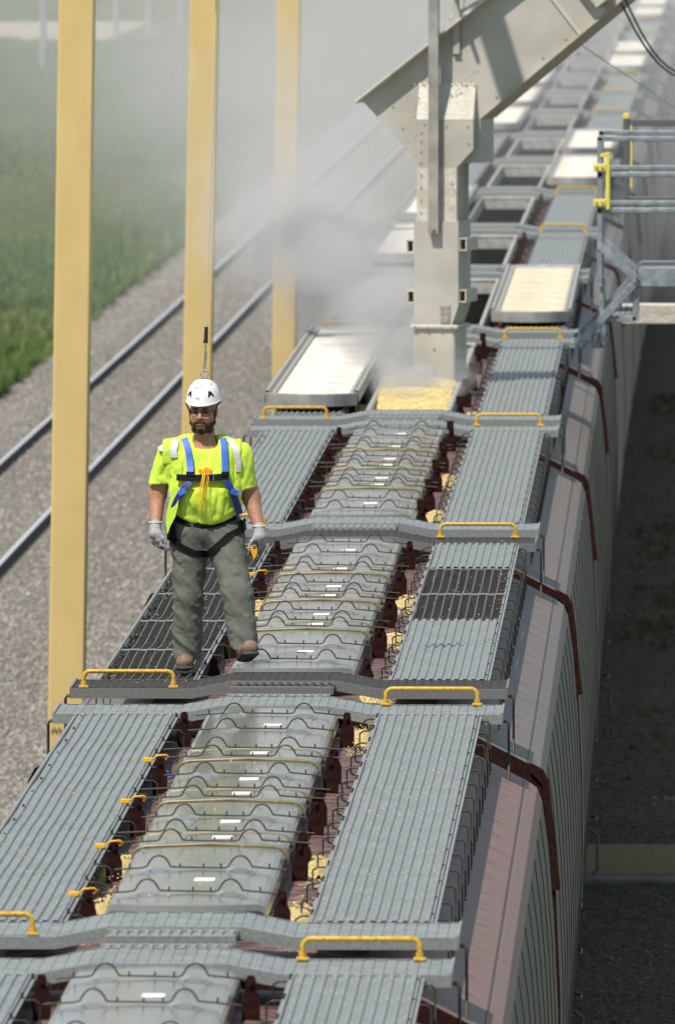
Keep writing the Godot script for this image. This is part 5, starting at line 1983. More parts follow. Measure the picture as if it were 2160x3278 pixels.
func build_person() -> void:
	person_materials()
	var P := thing("person", "bearded worker in white helmet, neon yellow shirt and blue harness walking on the car roof", "person", Vector3(-0.60, HB, -83.9))
	var flat := Vector3(1, 1, 0.80)
	# --- fields of the clothed body
	var torso := Field.new()
	torso.add(Vector3(-0.085, 1.315, -0.02), Vector3(0.105, 1.31, -0.02), 0.148, 0.148, 0.06, flat)
	torso.add(Vector3(-0.05, 1.12, 0.035), Vector3(0.072, 1.12, 0.035), 0.158, 0.158, 0.09, Vector3(1, 1, 0.95))
	torso.add(Vector3(-0.045, 0.985, 0.02), Vector3(0.072, 0.985, 0.02), 0.152, 0.152, 0.06, Vector3(1, 1, 0.88))
	torso.add(Vector3(-0.19, 1.385, -0.02), Vector3(0.215, 1.378, -0.02), 0.066, 0.066, 0.06)
	torso.add(Vector3(-0.10, 1.445, -0.025), Vector3(0.12, 1.445, -0.025), 0.045, 0.045, 0.05)
	var shirt := Field.new()
	shirt.prims.append_array(torso.prims)
	shirt.add(Vector3(-0.222, 1.372, -0.02), Vector3(-0.284, 1.16, -0.03), 0.070, 0.072, 0.05)
	shirt.add(Vector3(0.235, 1.365, -0.02), Vector3(0.272, 1.13, -0.03), 0.072, 0.075, 0.05)
	var fold := FastNoiseLite.new()
	fold.seed = 3
	fold.frequency = 1.0
	fold.fractal_type = FastNoiseLite.FRACTAL_RIDGED
	fold.fractal_octaves = 2
	shirt.noise = fold
	shirt.amp = 0.010
	shirt.skew = 0.6
	shirt.nscale = Vector3(3.6, 3.2, 3.0)
	shirt.cut = func(p: Vector3) -> float:
		var hem := 0.930 + 0.075 * pow((p.x - 0.02) / 0.2, 2.0) - p.y
		var neck := 0.072 - Vector2((p.x - 0.015) * 0.9, (p.z - 0.02) * 0.9).length() if p.y > 1.36 else -1.0
		neck = minf(neck, p.y - (1.445 - 0.25 * (p.z - 0.02)) + 0.02)
		var cuff := -1.0
		if p.x < -0.17:
			cuff = 1.185 + 0.10 * (p.x + 0.283) - p.y
		elif p.x > 0.17:
			cuff = 1.152 + 0.22 * (p.x - 0.27) - p.y
		if absf(p.x) > 0.17 and p.y < 1.22 and torso.raw(p) > 0.012:
			hem = maxf(hem, cuff)
		return maxf(hem, neck)
	# --- body: head, neck, arms and what the clothes cover, one skin
	var body := MB.new()
	var limbs := Field.new()
	limbs.add(Vector3(0.0, 1.56, -0.01), Vector3(0.012, 1.38, -0.02), 0.062, 0.074, 0.03)
	limbs.add(Vector3(-0.08, 1.31, -0.02), Vector3(0.10, 1.31, -0.02), 0.12, 0.12, 0.06, flat)
	limbs.add(Vector3(-0.03, 1.08, 0.02), Vector3(0.05, 1.08, 0.02), 0.12, 0.12, 0.08, flat)
	limbs.add(Vector3(-0.19, 1.39, -0.02), Vector3(0.21, 1.38, -0.02), 0.05, 0.05, 0.05)
	limbs.add(Vector3(-0.225, 1.38, -0.02), Vector3(-0.296, 1.12, -0.05), 0.058, 0.055, 0.03)
	limbs.add(Vector3(-0.296, 1.12, -0.05), Vector3(-0.303, 0.935, 0.05), 0.054, 0.037, 0.03)
	limbs.add(Vector3(0.24, 1.37, -0.02), Vector3(0.302, 1.10, -0.045), 0.060, 0.057, 0.03)
	limbs.add(Vector3(0.302, 1.10, -0.045), Vector3(0.355, 0.91, 0.05), 0.055, 0.037, 0.03)
	limbs.add(Vector3(-0.05, 0.9, 0), Vector3(0.08, 0.9, 0), 0.11, 0.11, 0.05, flat)
	limbs.add(Vector3(-0.07, 0.85, 0.01), Vector3(-0.085, 0.47, 0.03), 0.08, 0.055, 0.03)
	limbs.add(Vector3(-0.085, 0.47, 0.03), Vector3(-0.11, 0.10, 0.0), 0.055, 0.04, 0.02)
	limbs.add(Vector3(0.12, 0.85, 0.02), Vector3(0.21, 0.50, 0.19), 0.08, 0.055, 0.03)
	limbs.add(Vector3(0.21, 0.50, 0.19), Vector3(0.265, 0.17, 0.27), 0.055, 0.04, 0.02)
	nets(body, limbs, Vector3(-0.42, 0.04, -0.24), Vector3(0.46, 1.62, 0.36), 0.013)
	var hx := Transform3D(Basis(Vector3.UP, -0.20) * Basis(Vector3.RIGHT, 0.06), Vector3(0.0, 1.645, 0.02))
	var head := Field.new()
	head.add(Vector3(0, 0.035, -0.012), Vector3(0, 0.03, -0.010), 0.098, 0.098, 0.02, Vector3(0.82, 1.08, 1.0))
	head.add(Vector3(0, -0.055, 0.026), Vector3(0, -0.06, 0.028), 0.070, 0.070, 0.03, Vector3(0.98, 1, 0.95))
	head.add(Vector3(-0.036, -0.030, 0.046), Vector3(0.036, -0.030, 0.046), 0.036, 0.036, 0.03)
	head.add(Vector3(0, -0.100, 0.05), Vector3(0, -0.102, 0.05), 0.030, 0.030, 0.03)
	head.add(Vector3(0, 0.022, 0.085), Vector3(0, -0.024, 0.104), 0.010, 0.015, 0.014)
	head.add(Vector3(-0.016, -0.030, 0.092), Vector3(0.016, -0.030, 0.092), 0.010, 0.010, 0.008)
	head.add(Vector3(-0.042, 0.038, 0.070), Vector3(0.042, 0.038, 0.070), 0.017, 0.017, 0.012)
	head.add(Vector3(-0.020, -0.066, 0.088), Vector3(0.020, -0.066, 0.088), 0.009, 0.009, 0.008)
	for s in [-1.0, 1.0]:
		head.add(Vector3(s * 0.083, 0.012, -0.012), Vector3(s * 0.080, -0.022, -0.004), 0.019, 0.013, 0.008, Vector3(0.55, 1, 0.9))
	head.add(Vector3(0, -0.06, -0.02), Vector3(0.0, -0.16, -0.03), 0.060, 0.066, 0.03)
	nets(body, head, Vector3(-0.11, -0.17, -0.13), Vector3(0.11, 0.15, 0.14), 0.0045, hx)
	part(P, "body", body.mesh(), M.skin)
	# --- face: eyes, brows, beard, lips, glasses
	var hd := Node3D.new()
	var face_at := hx.origin
	var fb := hx.basis
	for s in [-1.0, 1.0]:
		var e := MB.new()
		e.tube([Vector3(s * 0.018, 0.008, 0.086), Vector3(s * 0.032, 0.012, 0.088), Vector3(s * 0.046, 0.008, 0.080)], 0.0055, 6)
		part(P, "eye", e.mesh(), M.hair_brown, face_at, fb)
		var b := MB.new()
		b.tube([Vector3(s * 0.014, 0.026, 0.092), Vector3(s * 0.032, 0.036, 0.090), Vector3(s * 0.052, 0.030, 0.076)], 0.0055, 6)
		part(P, "eyebrow", b.mesh(), M.hair_brown, face_at, fb)
	var beard := Field.new()
	for s in [-1.0, 1.0]:
		beard.add(Vector3(s * 0.074, -0.005, 0.010), Vector3(s * 0.066, -0.06, 0.030), 0.012, 0.017, 0.01)
		beard.add(Vector3(s * 0.066, -0.06, 0.030), Vector3(s * 0.042, -0.098, 0.052), 0.015, 0.019, 0.015)
		beard.add(Vector3(s * 0.042, -0.098, 0.052), Vector3(0, -0.112, 0.066), 0.019, 0.021, 0.015)
	beard.add(Vector3(-0.05, -0.11, 0.03), Vector3(0.05, -0.11, 0.03), 0.018, 0.018, 0.02)
	for s in [-1.0, 1.0]:
		beard.add(Vector3(s * 0.055, -0.055, 0.055), Vector3(s * 0.038, -0.078, 0.072), 0.018, 0.018, 0.012)
	var bn := FastNoiseLite.new()
	bn.seed = 21
	bn.frequency = 60.0
	beard.noise = bn
	beard.amp = 0.006
	var bm := MB.new()
	nets(bm, beard, Vector3(-0.11, -0.155, -0.02), Vector3(0.11, 0.02, 0.11), 0.005)
	part(P, "beard", bm.mesh(), M.hair_brown, face_at, fb)
	var mo := MB.new()
	mo.tube([Vector3(-0.043, -0.064, 0.078), Vector3(-0.026, -0.050, 0.097), Vector3(0, -0.044, 0.104), Vector3(0.026, -0.050, 0.097), Vector3(0.043, -0.064, 0.078)], 0.0095, 8)
	part(P, "moustache", mo.mesh(), M.beard_light, face_at, fb)
	var ch := MB.new()
	ch.tube([Vector3(-0.020, -0.090, 0.088), Vector3(0, -0.092, 0.094), Vector3(0.020, -0.090, 0.088)], 0.010, 8)
	part(P, "goatee", ch.mesh(), M.beard_light, face_at, fb)
	var lp := MB.new()
	lp.tube([Vector3(-0.022, -0.066, 0.094), Vector3(0, -0.068, 0.099), Vector3(0.022, -0.066, 0.094)], 0.0062, 6)
	part(P, "lips", lp.mesh(), M.lip_pink, face_at, fb)
	var gl := MB.new()
	for s in [-1.0, 1.0]:
		gl.tube([Vector3(s * 0.010, 0.018, 0.105), Vector3(s * 0.012, -0.004, 0.106), Vector3(s * 0.022, -0.015, 0.104), Vector3(s * 0.048, -0.015, 0.094), Vector3(s * 0.060, -0.004, 0.082), Vector3(s * 0.062, 0.018, 0.079), Vector3(s * 0.036, 0.022, 0.100), Vector3(s * 0.010, 0.018, 0.105)], 0.0018, 5)
		gl.tube([Vector3(s * 0.062, 0.016, 0.080), Vector3(s * 0.084, 0.012, 0.0)], 0.002, 5)
	gl.tube([Vector3(-0.010, 0.014, 0.105), Vector3(0.010, 0.014, 0.105)], 0.002, 5)
	part(P, "glasses", gl.mesh(), M.glasses, face_at, fb)
	# --- helmet
	var hm := MB.new()
	var rows := []
	for j in 15:
		var t := pow(j / 14.0, 1.3)
		var r := []
		for i in 41:
			r.append(helm(-PI + TAU * i / 40.0, t))
		rows.append(r)
	hm.loft(rows, true)
	var inner := []
	for j in [0.0, 0.3]:
		var r := []
		for i in 41:
			r.append(helm(-PI + TAU * i / 40.0, j, -0.006))
		inner.append(r)
	hm.loft([inner[1], inner[0], rows[0]], false)
	var helmet := part(P, "helmet", hm.mesh(), M.helmet_white, face_at, fb)
	for s in [-1.0, 1.0]:
		var v := MB.new()
		helm_patch(v, [[s * 0.55, 0.20], [s * 0.98, 0.20], [s * 0.88, 0.30], [s * 0.68, 0.40], [s * 0.60, 0.36]], 0.0016)
		part(helmet, "vent", v.mesh(), M.helmet_mark)
		var v2 := MB.new()
		helm_patch(v2, [[s * 0.98, 0.55], [s * 1.05, 0.53], [s * 1.02, 0.64], [s * 0.96, 0.64]], 0.0016)
		part(helmet, "vent", v2.mesh(), M.helmet_mark)
		var v3 := MB.new()
		helm_patch(v3, [[s * 1.22, 0.62], [s * 1.30, 0.60], [s * 1.24, 0.71], [s * 1.16, 0.71]], 0.0016)
		part(helmet, "vent", v3.mesh(), M.helmet_mark)
		# chin strap
		var cs := MB.new()
		cs.tube([helm(s * 1.25, 0.0), Vector3(s * 0.083, 0.01, 0.03), Vector3(s * 0.078, -0.05, 0.035), Vector3(s * 0.05, -0.115, 0.045), Vector3(0, -0.135, 0.055)], 0.005, 6)
		part(helmet, "chin_strap", cs.mesh(), M.helmet_mark)
		var hb := MB.new()
		hb.box(helm(s * 1.9, 0.05) + Vector3(-s * 0.008, -0.012, 0), Vector3(0.012, 0.04, 0.05), 0.005)
		part(helmet, "head_band", hb.mesh(), M.helmet_mark)
	var cl := MB.new()
	cl.box(Vector3(0.082, -0.055, 0.02), Vector3(0.016, 0.026, 0.014), 0.004)
	part(helmet, "strap_clip", cl.mesh(), M.hinge_yellow)
	# hand-drawn logo on the front: a broad C, small letters, a leaf-like peak
	var lg := MB.new()
	for st in [[[-0.30, 0.62], [-0.36, 0.55], [-0.37, 0.50], [-0.30, 0.485], [-0.20, 0.50]], [[-0.18, 0.50], [-0.15, 0.53], [-0.12, 0.50]], [[-0.10, 0.53], [-0.07, 0.50], [-0.03, 0.50], [-0.02, 0.53]], [[0.0, 0.50], [0.05, 0.53], [0.07, 0.50], [0.13, 0.60], [0.19, 0.62], [0.17, 0.50]]]:
		for i in st.size() - 1:
			var a: Array = st[i]
			var b: Array = st[i + 1]
			var n := Vector2(b[0] - a[0], b[1] - a[1]).normalized().rotated(PI / 2) * 0.016
			helm_patch(lg, [[a[0] - n.x, a[1] - n.y * 0.7], [b[0] - n.x, b[1] - n.y * 0.7], [b[0] + n.x, b[1] + n.y * 0.7], [a[0] + n.x, a[1] + n.y * 0.7]], 0.0014)
	part(helmet, "logo", lg.mesh(), M.helmet_mark)
	var rl := MB.new()
	for k in 6:
		var x := -0.26 + 0.09 * k
		helm_patch(rl, [[x, 0.66], [x + 0.03, 0.66], [x + 0.03, 0.70], [x, 0.70]], 0.0014)
	var rlm := part(helmet, "lettering", rl.mesh(), M.helmet_red)
	rlm.set_meta("kind", "stuff")
	var tm := TextMesh.new()
	tm.text = "PETZL"
	tm.font_size = 16
	tm.pixel_size = 0.0007
	tm.depth = 0.001
	var fnt := SystemFont.new()
	fnt.font_names = PackedStringArray(["Droid Sans"])
	tm.font = fnt
	var tp := helm(-0.10, 0.20, 0.002)
	part(helmet, "lettering", tm, M.helmet_mark, tp, Basis(Vector3.UP, -0.08) * Basis(Vector3.RIGHT, -0.12))
	# --- shirt, vest
	add_folds(shirt, [[-0.195, 1.26, -0.10, 1.17], [0.205, 1.25, 0.12, 1.15], [-0.11, 1.13, -0.07, 0.955], [-0.02, 1.09, 0.0, 0.945], [0.07, 1.12, 0.055, 0.95], [0.13, 1.14, 0.10, 0.97], [-0.19, 1.02, -0.06, 0.965], [0.21, 1.04, 0.08, 0.97], [-0.315, 1.37, -0.27, 1.22], [-0.25, 1.36, -0.30, 1.23], [-0.22, 1.31, -0.23, 1.20], [0.305, 1.36, 0.26, 1.20], [0.25, 1.36, 0.305, 1.21], [0.215, 1.30, 0.22, 1.18], [-0.06, 1.42, -0.04, 1.30], [0.07, 1.42, 0.05, 1.30]], 0.017, 0.010)
	var sm := MB.new()
	nets(sm, shirt, Vector3(-0.40, 0.90, -0.23), Vector3(0.40, 1.52, 0.25), 0.010)
	part(P, "shirt", sm.mesh(), M.neon_shirt)
	var vest := Field.new()
	for q in torso.prims:
		vest.prims.append(q)
	vest.add(Vector3(-0.235, 1.385, -0.02), Vector3(-0.252, 1.30, -0.02), 0.078, 0.078, 0.04)
	vest.add(Vector3(0.245, 1.375, -0.02), Vector3(0.257, 1.30, -0.02), 0.080, 0.080, 0.04)
	vest.add(Vector3(-0.185, 1.10, -0.01), Vector3(-0.235, 0.955, 0.06), 0.03, 0.022, 0.03)
	for q in vest.prims:
		pass
	vest.noise = fold
	vest.amp = 0.010
	vest.nscale = Vector3(6.0, 4.0, 6.0)
	var vest_out := Field.new()
	for q in vest.prims:
		var g := Prim.new(q.a / q.inv, q.b / q.inv, q.ra + 0.008 / q.ms, q.rb + 0.008 / q.ms, q.k, Vector3(1.0 / q.inv.x, 1.0 / q.inv.y, 1.0 / q.inv.z))
		vest_out.prims.append(g)
	vest_out.noise = fold
	vest_out.amp = 0.008
	vest_out.nscale = Vector3(6.0, 4.0, 6.0)
	vest_out.cut = func(p: Vector3) -> float:
		var d := 0.93 - p.y
		if p.z > -0.02:
			var l := -0.125 - 0.10 * clampf((1.25 - p.y) / 0.3, 0.0, 0.75)
			var r := 0.150 + 0.14 * clampf((1.25 - p.y) / 0.3, 0.0, 0.75)
			d = maxf(d, minf(p.x - l, r - p.x))
		var n := 0.078 - Vector2(p.x - 0.015, p.z - 0.01).length()
		d = maxf(d, minf(n, p.y - 1.36))
		if absf(p.x) > 0.20:
			d = maxf(d, 1.33 + 0.02 * sin(p.z * 60.0) - p.y)
			d = maxf(d, absf(p.x) - 0.262) if p.x < 0.0 else maxf(d, absf(p.x) - 0.245)
		return d
	var vm := MB.new()
	nets(vm, vest_out, Vector3(-0.40, 0.90, -0.25), Vector3(0.40, 1.52, 0.25), 0.011)
	part(P, "vest", vm.mesh(), M.neon_vest)
	var flap := MB.new()
	var fr := []
	for q in [[-0.19, 1.18, 0.14, -0.15, 1.17, 0.19], [-0.215, 1.08, 0.13, -0.155, 1.06, 0.20], [-0.235, 1.0, 0.12, -0.175, 0.985, 0.19], [-0.235, 0.94, 0.12, -0.205, 0.93, 0.17], [-0.232, 0.885, 0.14, -0.222, 0.88, 0.15]]:
		fr.append([Vector3(q[0], q[1], q[2]), Vector3((q[0] + q[3]) / 2 - 0.012, (q[1] + q[4]) / 2, (q[2] + q[5]) / 2 - 0.02), Vector3(q[3], q[4], q[5])])
	flap.loft(fr, true, true)
	part(P, "vest_flap", flap.mesh(), M.neon_vest)
	for w in [[[Vector2(-0.175, 1.475), Vector2(-0.19, 1.41), Vector2(-0.185, 1.36)], 0.045], [[Vector2(0.165, 1.475), Vector2(0.205, 1.42), Vector2(0.225, 1.345), Vector2(0.225, 1.27)], 0.036], [[Vector2(-0.19, 1.13), Vector2(-0.205, 1.10)], 0.05], [[Vector2(0.205, 1.16), Vector2(0.235, 1.12)], 0.04]]:
		part(P, "reflective_strip", webbing(vest_out, w[0], w[1], 0.003, 0.006), M.reflective)
	# ragged shoulder edge of the vest
	var rg := MB.new()
	var sh := [Vector3(-0.175, 1.463, 0.02), Vector3(-0.225, 1.452, 0.035), Vector3(-0.268, 1.432, 0.045), Vector3(-0.292, 1.424, 0.05)]
	var sl := [Vector3(-0.185, 1.415, 0.066), Vector3(-0.222, 1.405, 0.072), Vector3(-0.245, 1.398, 0.074), Vector3(-0.282, 1.405, 0.066)]
	var sb := [Vector3(-0.175, 1.462, -0.05), Vector3(-0.225, 1.456, -0.05), Vector3(-0.265, 1.438, -0.045), Vector3(-0.285, 1.428, -0.03)]
	rg.loft([sb, sh, sl], true, true)
	part(P, "shoulder_flap", rg.mesh(), M.reflective)
	# --- trousers and belt
	var pants := Field.new()
	pants.add(Vector3(-0.06, 0.885, 0.0), Vector3(0.09, 0.885, 0.0), 0.150, 0.150, 0.06, Vector3(1, 1, 0.85))
	pants.add(Vector3(-0.055, 0.96, 0.0), Vector3(0.08, 0.96, 0.0), 0.140, 0.140, 0.05, Vector3(1, 1, 0.88))
	pants.add(Vector3(-0.09, 0.84, 0.01), Vector3(-0.096, 0.47, 0.035), 0.116, 0.092, 0.04)
	pants.add(Vector3(-0.096, 0.47, 0.035), Vector3(-0.106, 0.05, 0.0), 0.092, 0.094, 0.03)
	pants.add(Vector3(0.14, 0.84, 0.02), Vector3(0.218, 0.50, 0.19), 0.118, 0.092, 0.04)
	pants.add(Vector3(0.218, 0.50, 0.19), Vector3(0.272, 0.12, 0.27), 0.092, 0.085, 0.03)
	var pf := FastNoiseLite.new()
	pf.seed = 12
	pf.frequency = 1.0
	pf.fractal_type = FastNoiseLite.FRACTAL_RIDGED
	pf.fractal_octaves = 2
	pants.noise = pf
	pants.amp = 0.013
	pants.skew = 0.9
	pants.nscale = Vector3(3.2, 5.0, 3.2)
	pants.cut = func(p: Vector3) -> float:
		var top := p.y - 1.02
		var c := 0.075 - 0.15 * (p.z - 0.0) - p.y if p.x < 0.09 else 0.155 - 0.25 * (p.z - 0.27) - 0.1 * (p.x - 0.26) - p.y
		return maxf(top, c)
	add_folds(pants, [[-0.185, 0.53, -0.02, 0.47], [-0.18, 0.47, -0.03, 0.405], [-0.185, 0.40, -0.05, 0.335], [-0.01, 0.58, -0.17, 0.64], [0.03, 0.735, -0.15, 0.70], [0.025, 0.715, -0.13, 0.63], [0.045, 0.735, 0.22, 0.705], [0.05, 0.71, 0.21, 0.63], [-0.195, 0.165, -0.02, 0.13], [-0.19, 0.10, -0.03, 0.18], [-0.18, 0.26, -0.06, 0.22], [0.125, 0.52, 0.30, 0.555], [0.135, 0.46, 0.305, 0.495], [0.15, 0.40, 0.31, 0.435], [0.16, 0.34, 0.29, 0.36], [0.185, 0.275, 0.34, 0.245], [0.19, 0.225, 0.34, 0.285], [-0.10, 0.90, -0.18, 0.82], [0.12, 0.91, 0.22, 0.84], [0.02, 0.90, 0.035, 0.76]], 0.015, 0.013)
	var pm := MB.new()
	nets(pm, pants, Vector3(-0.26, 0.02, -0.20), Vector3(0.40, 1.04, 0.42), 0.0095)
	part(P, "trousers", pm.mesh(), M.trousers)
	part(P, "belt", webbing(pants, [Vector2(-0.19, 0.975), Vector2(-0.1, 0.945), Vector2(0.02, 0.93), Vector2(0.12, 0.945), Vector2(0.21, 0.985)], 0.04, 0.005, 0.006), M.belt_black)
	# --- boots
	for s in [[Vector3(-0.115, 0.055, -0.05), Vector3(-0.118, 0.052, 0.15), Vector3(-0.108, 0.13, -0.02), 0.0], [Vector3(0.270, 0.114, 0.275), Vector3(0.312, 0.165, 0.455), Vector3(0.268, 0.19, 0.26), 0.15]]:
		var bf := Field.new()
		bf.add(s[0] + Vector3(0, 0.012, 0), s[1] + Vector3(0, 0.004, 0), 0.050, 0.054, 0.03, Vector3(1, 0.9, 1))
		bf.add(s[0] + Vector3(0, 0.03, 0.02), s[2], 0.052, 0.050, 0.03)
		var bm2 := MB.new()
		nets(bm2, bf, Vector3(minf(s[0].x, s[1].x) - 0.09, 0.0, s[0].z - 0.09), Vector3(maxf(s[0].x, s[1].x) + 0.09, 0.30, s[1].z + 0.09), 0.0075)
		var boot := part(P, "boot", bm2.mesh(), M.boot_tan)
		var sf := Field.new()
		sf.add(s[0] + Vector3(0, -0.030, -0.005), s[1] + Vector3(0, -0.030, 0.008), 0.054, 0.060, 0.02, Vector3(1, 0.36, 1))
		var so := MB.new()
		nets(so, sf, Vector3(minf(s[0].x, s[1].x) - 0.09, -0.03, s[0].z - 0.09), Vector3(maxf(s[0].x, s[1].x) + 0.09, 0.25, s[1].z + 0.10), 0.0075)
		part(boot, "sole", so.mesh(), M.boot_sole)
		var lc := MB.new()
		for k in 3:
			var c: Vector3 = s[0].lerp(s[1], 0.35 + 0.15 * k) + Vector3(0, 0.066 - 0.008 * k, 0)
			lc.tube([c + Vector3(-0.022, -0.004, 0), c + Vector3(0, 0.004, 0.008), c + Vector3(0.022, -0.004, 0)], 0.004, 5)
		part(boot, "laces", lc.mesh(), M.boot_sole)
	# --- gloves
	var gr := glove_field(Vector3(-0.303, 0.935, 0.055), Vector3(-0.305, 0.875, 0.08), Vector3(0.10, -0.98, 0.1).normalized(), Vector3(0.75, 0.0, 0.66).normalized(), Vector3(0.75, -0.30, -0.2).normalized(), 1.0, 0.55)
	var gmb := MB.new()
	nets(gmb, gr, Vector3(-0.40, 0.70, -0.05), Vector3(-0.15, 0.99, 0.22), 0.0048)
	var g1 := part(P, "glove", gmb.mesh(), M.glove_grey)
	var gl2 := glove_field(Vector3(0.356, 0.915, 0.055), Vector3(0.362, 0.855, 0.075), Vector3(-0.02, -0.99, 0.05).normalized(), Vector3(-0.80, 0.0, 0.55).normalized(), Vector3(-0.75, -0.25, 0.0).normalized(), 1.0, 0.9)
	var gmb2 := MB.new()
	nets(gmb2, gl2, Vector3(0.24, 0.68, -0.05), Vector3(0.46, 0.97, 0.20), 0.0048)
	var g2 := part(P, "glove", gmb2.mesh(), M.glove_grey)
	for q in [[g1, Vector3(-0.303, 0.945, 0.05)], [g2, Vector3(0.355, 0.922, 0.05)]]:
		var cu := MB.new()
		cu.tube(ring_path(q[1], 0.040, 16, Basis(Vector3.RIGHT, PI / 2)), 0.006, 6, false)
		part(q[0], "cuff", cu.mesh(), M.reflective)
	# dark dipped palms
	var dp := MB.new()
	dp.tube([Vector3(-0.272, 0.86, 0.085), Vector3(-0.262, 0.82, 0.10), Vector3(-0.268, 0.78, 0.10)], 0.012, 8)
	part(g1, "palm_coating", dp.mesh(), M.glove_dark)
	var dp2 := MB.new()
	dp2.tube([Vector3(0.335, 0.835, 0.105), Vector3(0.338, 0.80, 0.11), Vector3(0.332, 0.77, 0.105)], 0.014, 8)
	part(g2, "palm_coating", dp2.mesh(), M.glove_dark)
	# --- harness
	var over := Field.new()
	over.prims.append_array(shirt.prims)
	over.prims.append_array(vest_out.prims.slice(0, 5))
	var harness := part(P, "harness", webbing(over, [Vector2(-0.168, 1.237), Vector2(-0.06, 1.236), Vector2(0.06, 1.238), Vector2(0.165, 1.245)], 0.040, 0.005, 0.008), M.strap_black)
	part(harness, "shoulder_strap", webbing(over, [Vector2(-0.122, 1.485), Vector2(-0.10, 1.43), Vector2(-0.085, 1.36), Vector2(-0.078, 1.255)], 0.042, 0.004, 0.006), M.strap_blue)
	part(harness, "shoulder_strap", webbing(over, [Vector2(0.125, 1.485), Vector2(0.135, 1.43), Vector2(0.140, 1.36), Vector2(0.143, 1.255)], 0.042, 0.004, 0.006), M.strap_blue)
	part(harness, "side_strap", webbing(over, [Vector2(-0.080, 1.215), Vector2(-0.130, 1.15), Vector2(-0.165, 1.09), Vector2(-0.185, 1.04)], 0.042, 0.004, 0.008), M.strap_navy)
	part(harness, "side_strap", webbing(over, [Vector2(0.150, 1.22), Vector2(0.195, 1.14), Vector2(0.220, 1.06), Vector2(0.235, 1.0)], 0.040, 0.004, 0.008), M.strap_navy)
	for b in [[Vector2(-0.080, 1.262), 0.05, 0.026], [Vector2(0.145, 1.262), 0.05, 0.026]]:
		part(harness, "slide_buckle", webbing(over, [b[0] - Vector2(b[1] / 2, 0), b[0] + Vector2(b[1] / 2, 0)], b[2], 0.009, 0.010, 3), M.strap_black)
	for b in [[Vector2(-0.152, 1.135), Vector2(-0.108, 1.16)], [Vector2(0.180, 1.155), Vector2(0.222, 1.135)]]:
		part(harness, "adjuster", webbing(over, [b[0], b[1]], 0.034, 0.010, 0.010, 3), M.strap_blue)
	var bk := on_front(over, 0.055, 1.238, 0.018)
	var bkm := MB.new()
	bkm.tube([bk + Vector3(-0.016, 0.022, 0), bk + Vector3(0.016, 0.022, 0), bk + Vector3(0.016, -0.026, 0), bk + Vector3(-0.016, -0.026, 0), bk + Vector3(-0.016, 0.022, 0)], 0.004, 6)
	part(harness, "chest_buckle", bkm.mesh(), M.buckle)
	part(harness, "leg_strap", webbing(pants, [Vector2(-0.205, 0.85), Vector2(-0.14, 0.79), Vector2(-0.05, 0.748), Vector2(0.035, 0.745)], 0.042, 0.004, 0.009), M.strap_black)
	part(harness, "leg_strap", webbing(pants, [Vector2(0.035, 0.745), Vector2(0.10, 0.805), Vector2(0.165, 0.865), Vector2(0.25, 0.905)], 0.040, 0.004, 0.009), M.strap_black)
	part(harness, "hip_pad", webbing(pants, [Vector2(-0.205, 0.945), Vector2(-0.208, 0.83)], 0.05, 0.012, 0.008), M.strap_black)
	part(harness, "hip_pad", webbing(pants, [Vector2(0.235, 0.96), Vector2(0.245, 0.88)], 0.035, 0.012, 0.008), M.strap_black)
	# back strap with the ring that the lifeline hooks to
	var bs := MB.new()
	bs.box(Vector3(0.0, 1.60, -0.165), Vector3(0.045, 0.52, 0.006), 0.002)
	part(harness, "back_strap", bs.mesh(), M.strap_blue)
	var rgm := MB.new()
	var ring := ring_path(Vector3(0.0, 1.886, -0.165), 0.0235, 22, Basis.IDENTITY, -1.05, PI + 1.05)
	ring.push_front(Vector3(0.012, 1.845, -0.165))
	ring.append(Vector3(-0.012, 1.845, -0.165))
	rgm.tube(ring, 0.0048, 7)
	part(harness, "ring", rgm.mesh(), M.steel_bright)
	# seal tags and their strands tucked into the chest strap
	var tg := thing("seal_bundle", "bundle of orange-yellow seal tags with long strands tucked in the chest strap", "seal tags", P.position)
	for q in [[-0.012, 1.275, 0.3, 0.028, 0.034], [0.036, 1.280, -0.42, 0.056, 0.034], [0.030, 1.274, -0.30, 0.052, 0.03]]:
		var c := on_front(over, q[0], q[1], 0.020)
		var k := MB.new()
		k.box(Vector3.ZERO, Vector3(q[3], q[4], 0.003), 0.001)
		part(tg, "tag", k.mesh(), M.tag_orange, c, Basis(Vector3.BACK, q[2]))
	for q in [[0.002, -0.052, 1.06], [0.006, -0.035, 1.05], [0.014, -0.040, 1.04], [0.018, -0.018, 1.05], [0.034, 0.0, 1.06], [0.042, 0.012, 1.03]]:
		var pts := []
		for k in 7:
			var u := k / 6.0
			pts.append(on_front(over, lerpf(q[0], q[1], pow(u, 1.3)), lerpf(1.262, q[2], u), 0.022 - 0.012 * u))
		var k2 := MB.new()
		k2.tube(pts, 0.0024, 5)
		part(tg, "strand", k2.mesh(), M.seal_yellow)
	# tag held in the left hand
	var ht := thing("hand_held_tag", "yellow seal tag held in the worker's gloved hand", "seal tag", P.position)
	var k3 := MB.new()
	k3.prism(PackedVector2Array([Vector2(-0.026, 0.03), Vector2(0.022, 0.02), Vector2(0.018, -0.01), Vector2(0.0, -0.045)]), 0.0, 0.004)
	part(ht, "tag", k3.mesh(), M.tag_orange, Vector3(0.325, 0.755, 0.118))
	var k4 := MB.new()
	k4.tube([Vector3(0.275, 0.785, 0.12), Vector3(0.305, 0.79, 0.122), Vector3(0.335, 0.805, 0.12), Vector3(0.342, 0.775, 0.12), Vector3(0.33, 0.75, 0.118)], 0.004, 6)
	part(ht, "loop", k4.mesh(), M.seal_yellow)
	# clip lead in the right hand
	var wl := MB.new()
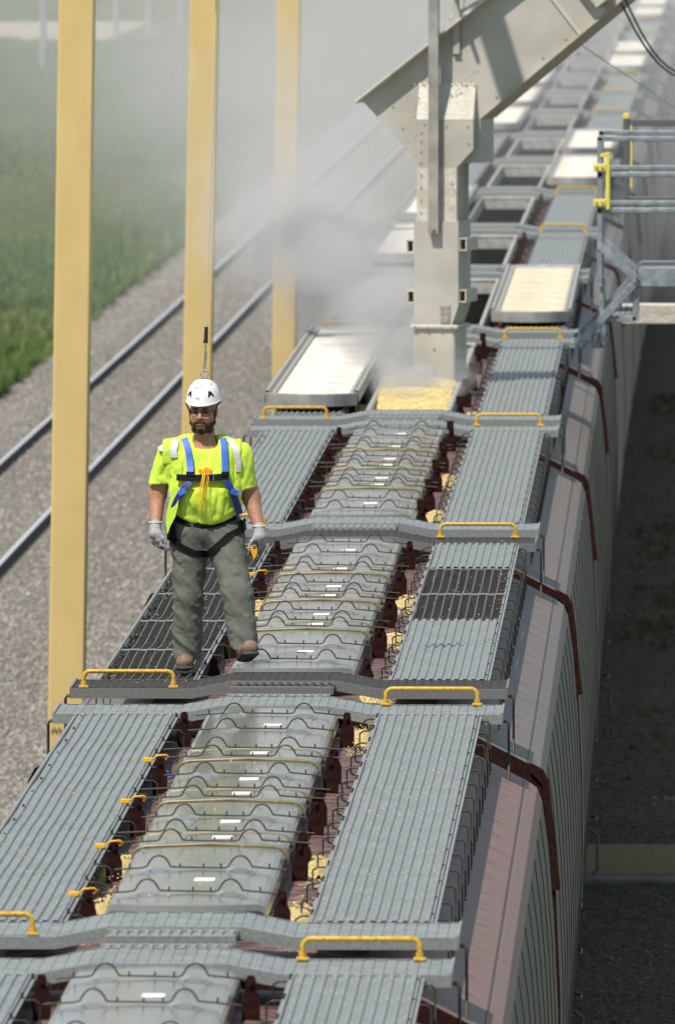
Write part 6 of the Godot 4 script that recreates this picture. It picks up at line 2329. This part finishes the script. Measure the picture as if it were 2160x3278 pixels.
	wl.tube([Vector3(-0.262, 0.782, 0.10), Vector3(-0.245, 0.768, 0.11), Vector3(-0.225, 0.77, 0.11), Vector3(-0.205, 0.79, 0.10)], 0.003, 5)
	single("lead_wire", "thin dark wire hanging from the worker's right hand", "wire", wl.mesh(), M.cable_black, P.position)
	# --- lifeline
	var L := thing("lifeline", "steel lifeline with black sleeve and snap hook above the worker's helmet", "lifeline", P.position + Vector3(0, 0, -0.165))
	var lm := MB.new()
	lm.tube([Vector3(0.012, 2.18, 0), Vector3(0.045, 3.25, 0), Vector3(0.078, 4.31, 0)], 0.0035, 7)
	part(L, "cable", lm.mesh(), M.reflective)
	var sv := MB.new()
	sv.tube([Vector3(0.006, 2.08, 0), Vector3(0.007, 2.09, 0), Vector3(0.009, 2.105, 0), Vector3(0.012, 2.185, 0)], 0.017, 10, true, 0.0125)
	part(L, "sleeve", sv.mesh(), M.cable_black)
	var hk := MB.new()
	hk.tube([Vector3(0.006, 2.075, 0), Vector3(0.009, 2.055, 0), Vector3(0.003, 2.01, 0), Vector3(0.0, 1.96, 0)], 0.0055, 7)
	hk.tube([Vector3(0.012, 2.03, 0.004), Vector3(0.010, 1.98, 0.004), Vector3(0.006, 1.955, 0.004)], 0.005, 7)
	hk.box(Vector3(0.001, 1.945, 0), Vector3(0.016, 0.03, 0.014), 0.003)
	hk.tube([Vector3(-0.006, 1.93, 0), Vector3(-0.004, 1.905, 0.008), Vector3(0.006, 1.895, 0.008), Vector3(0.010, 1.912, 0), Vector3(0.008, 1.93, 0)], 0.005, 7)
	part(L, "snap_hook", hk.mesh(), M.buckle)
	var dv := MB.new()
	dv.box(Vector3(0.080, 4.31, 0), Vector3(0.09, 0.06, 0.09), 0.012)
	dv.tube([Vector3(0.08, 4.34, 0), Vector3(0.08, 4.62, 0)], 0.09, 16)
	dv.tube([Vector3(0.08, 4.62, 0), Vector3(0.0, 7.33, 0)], 0.012, 8)
	part(L, "reel", dv.mesh(), M.cable_black)

func _ready() -> void:
	rng.seed = 1234
	set_camera_and_light()
	make_materials()
	build_ground()
	build_posts()
	build_train()
	build_spout()
	build_gangway()
	build_corn()
	build_loose_kernels()
	build_seals()
	build_person()
	build_dust()
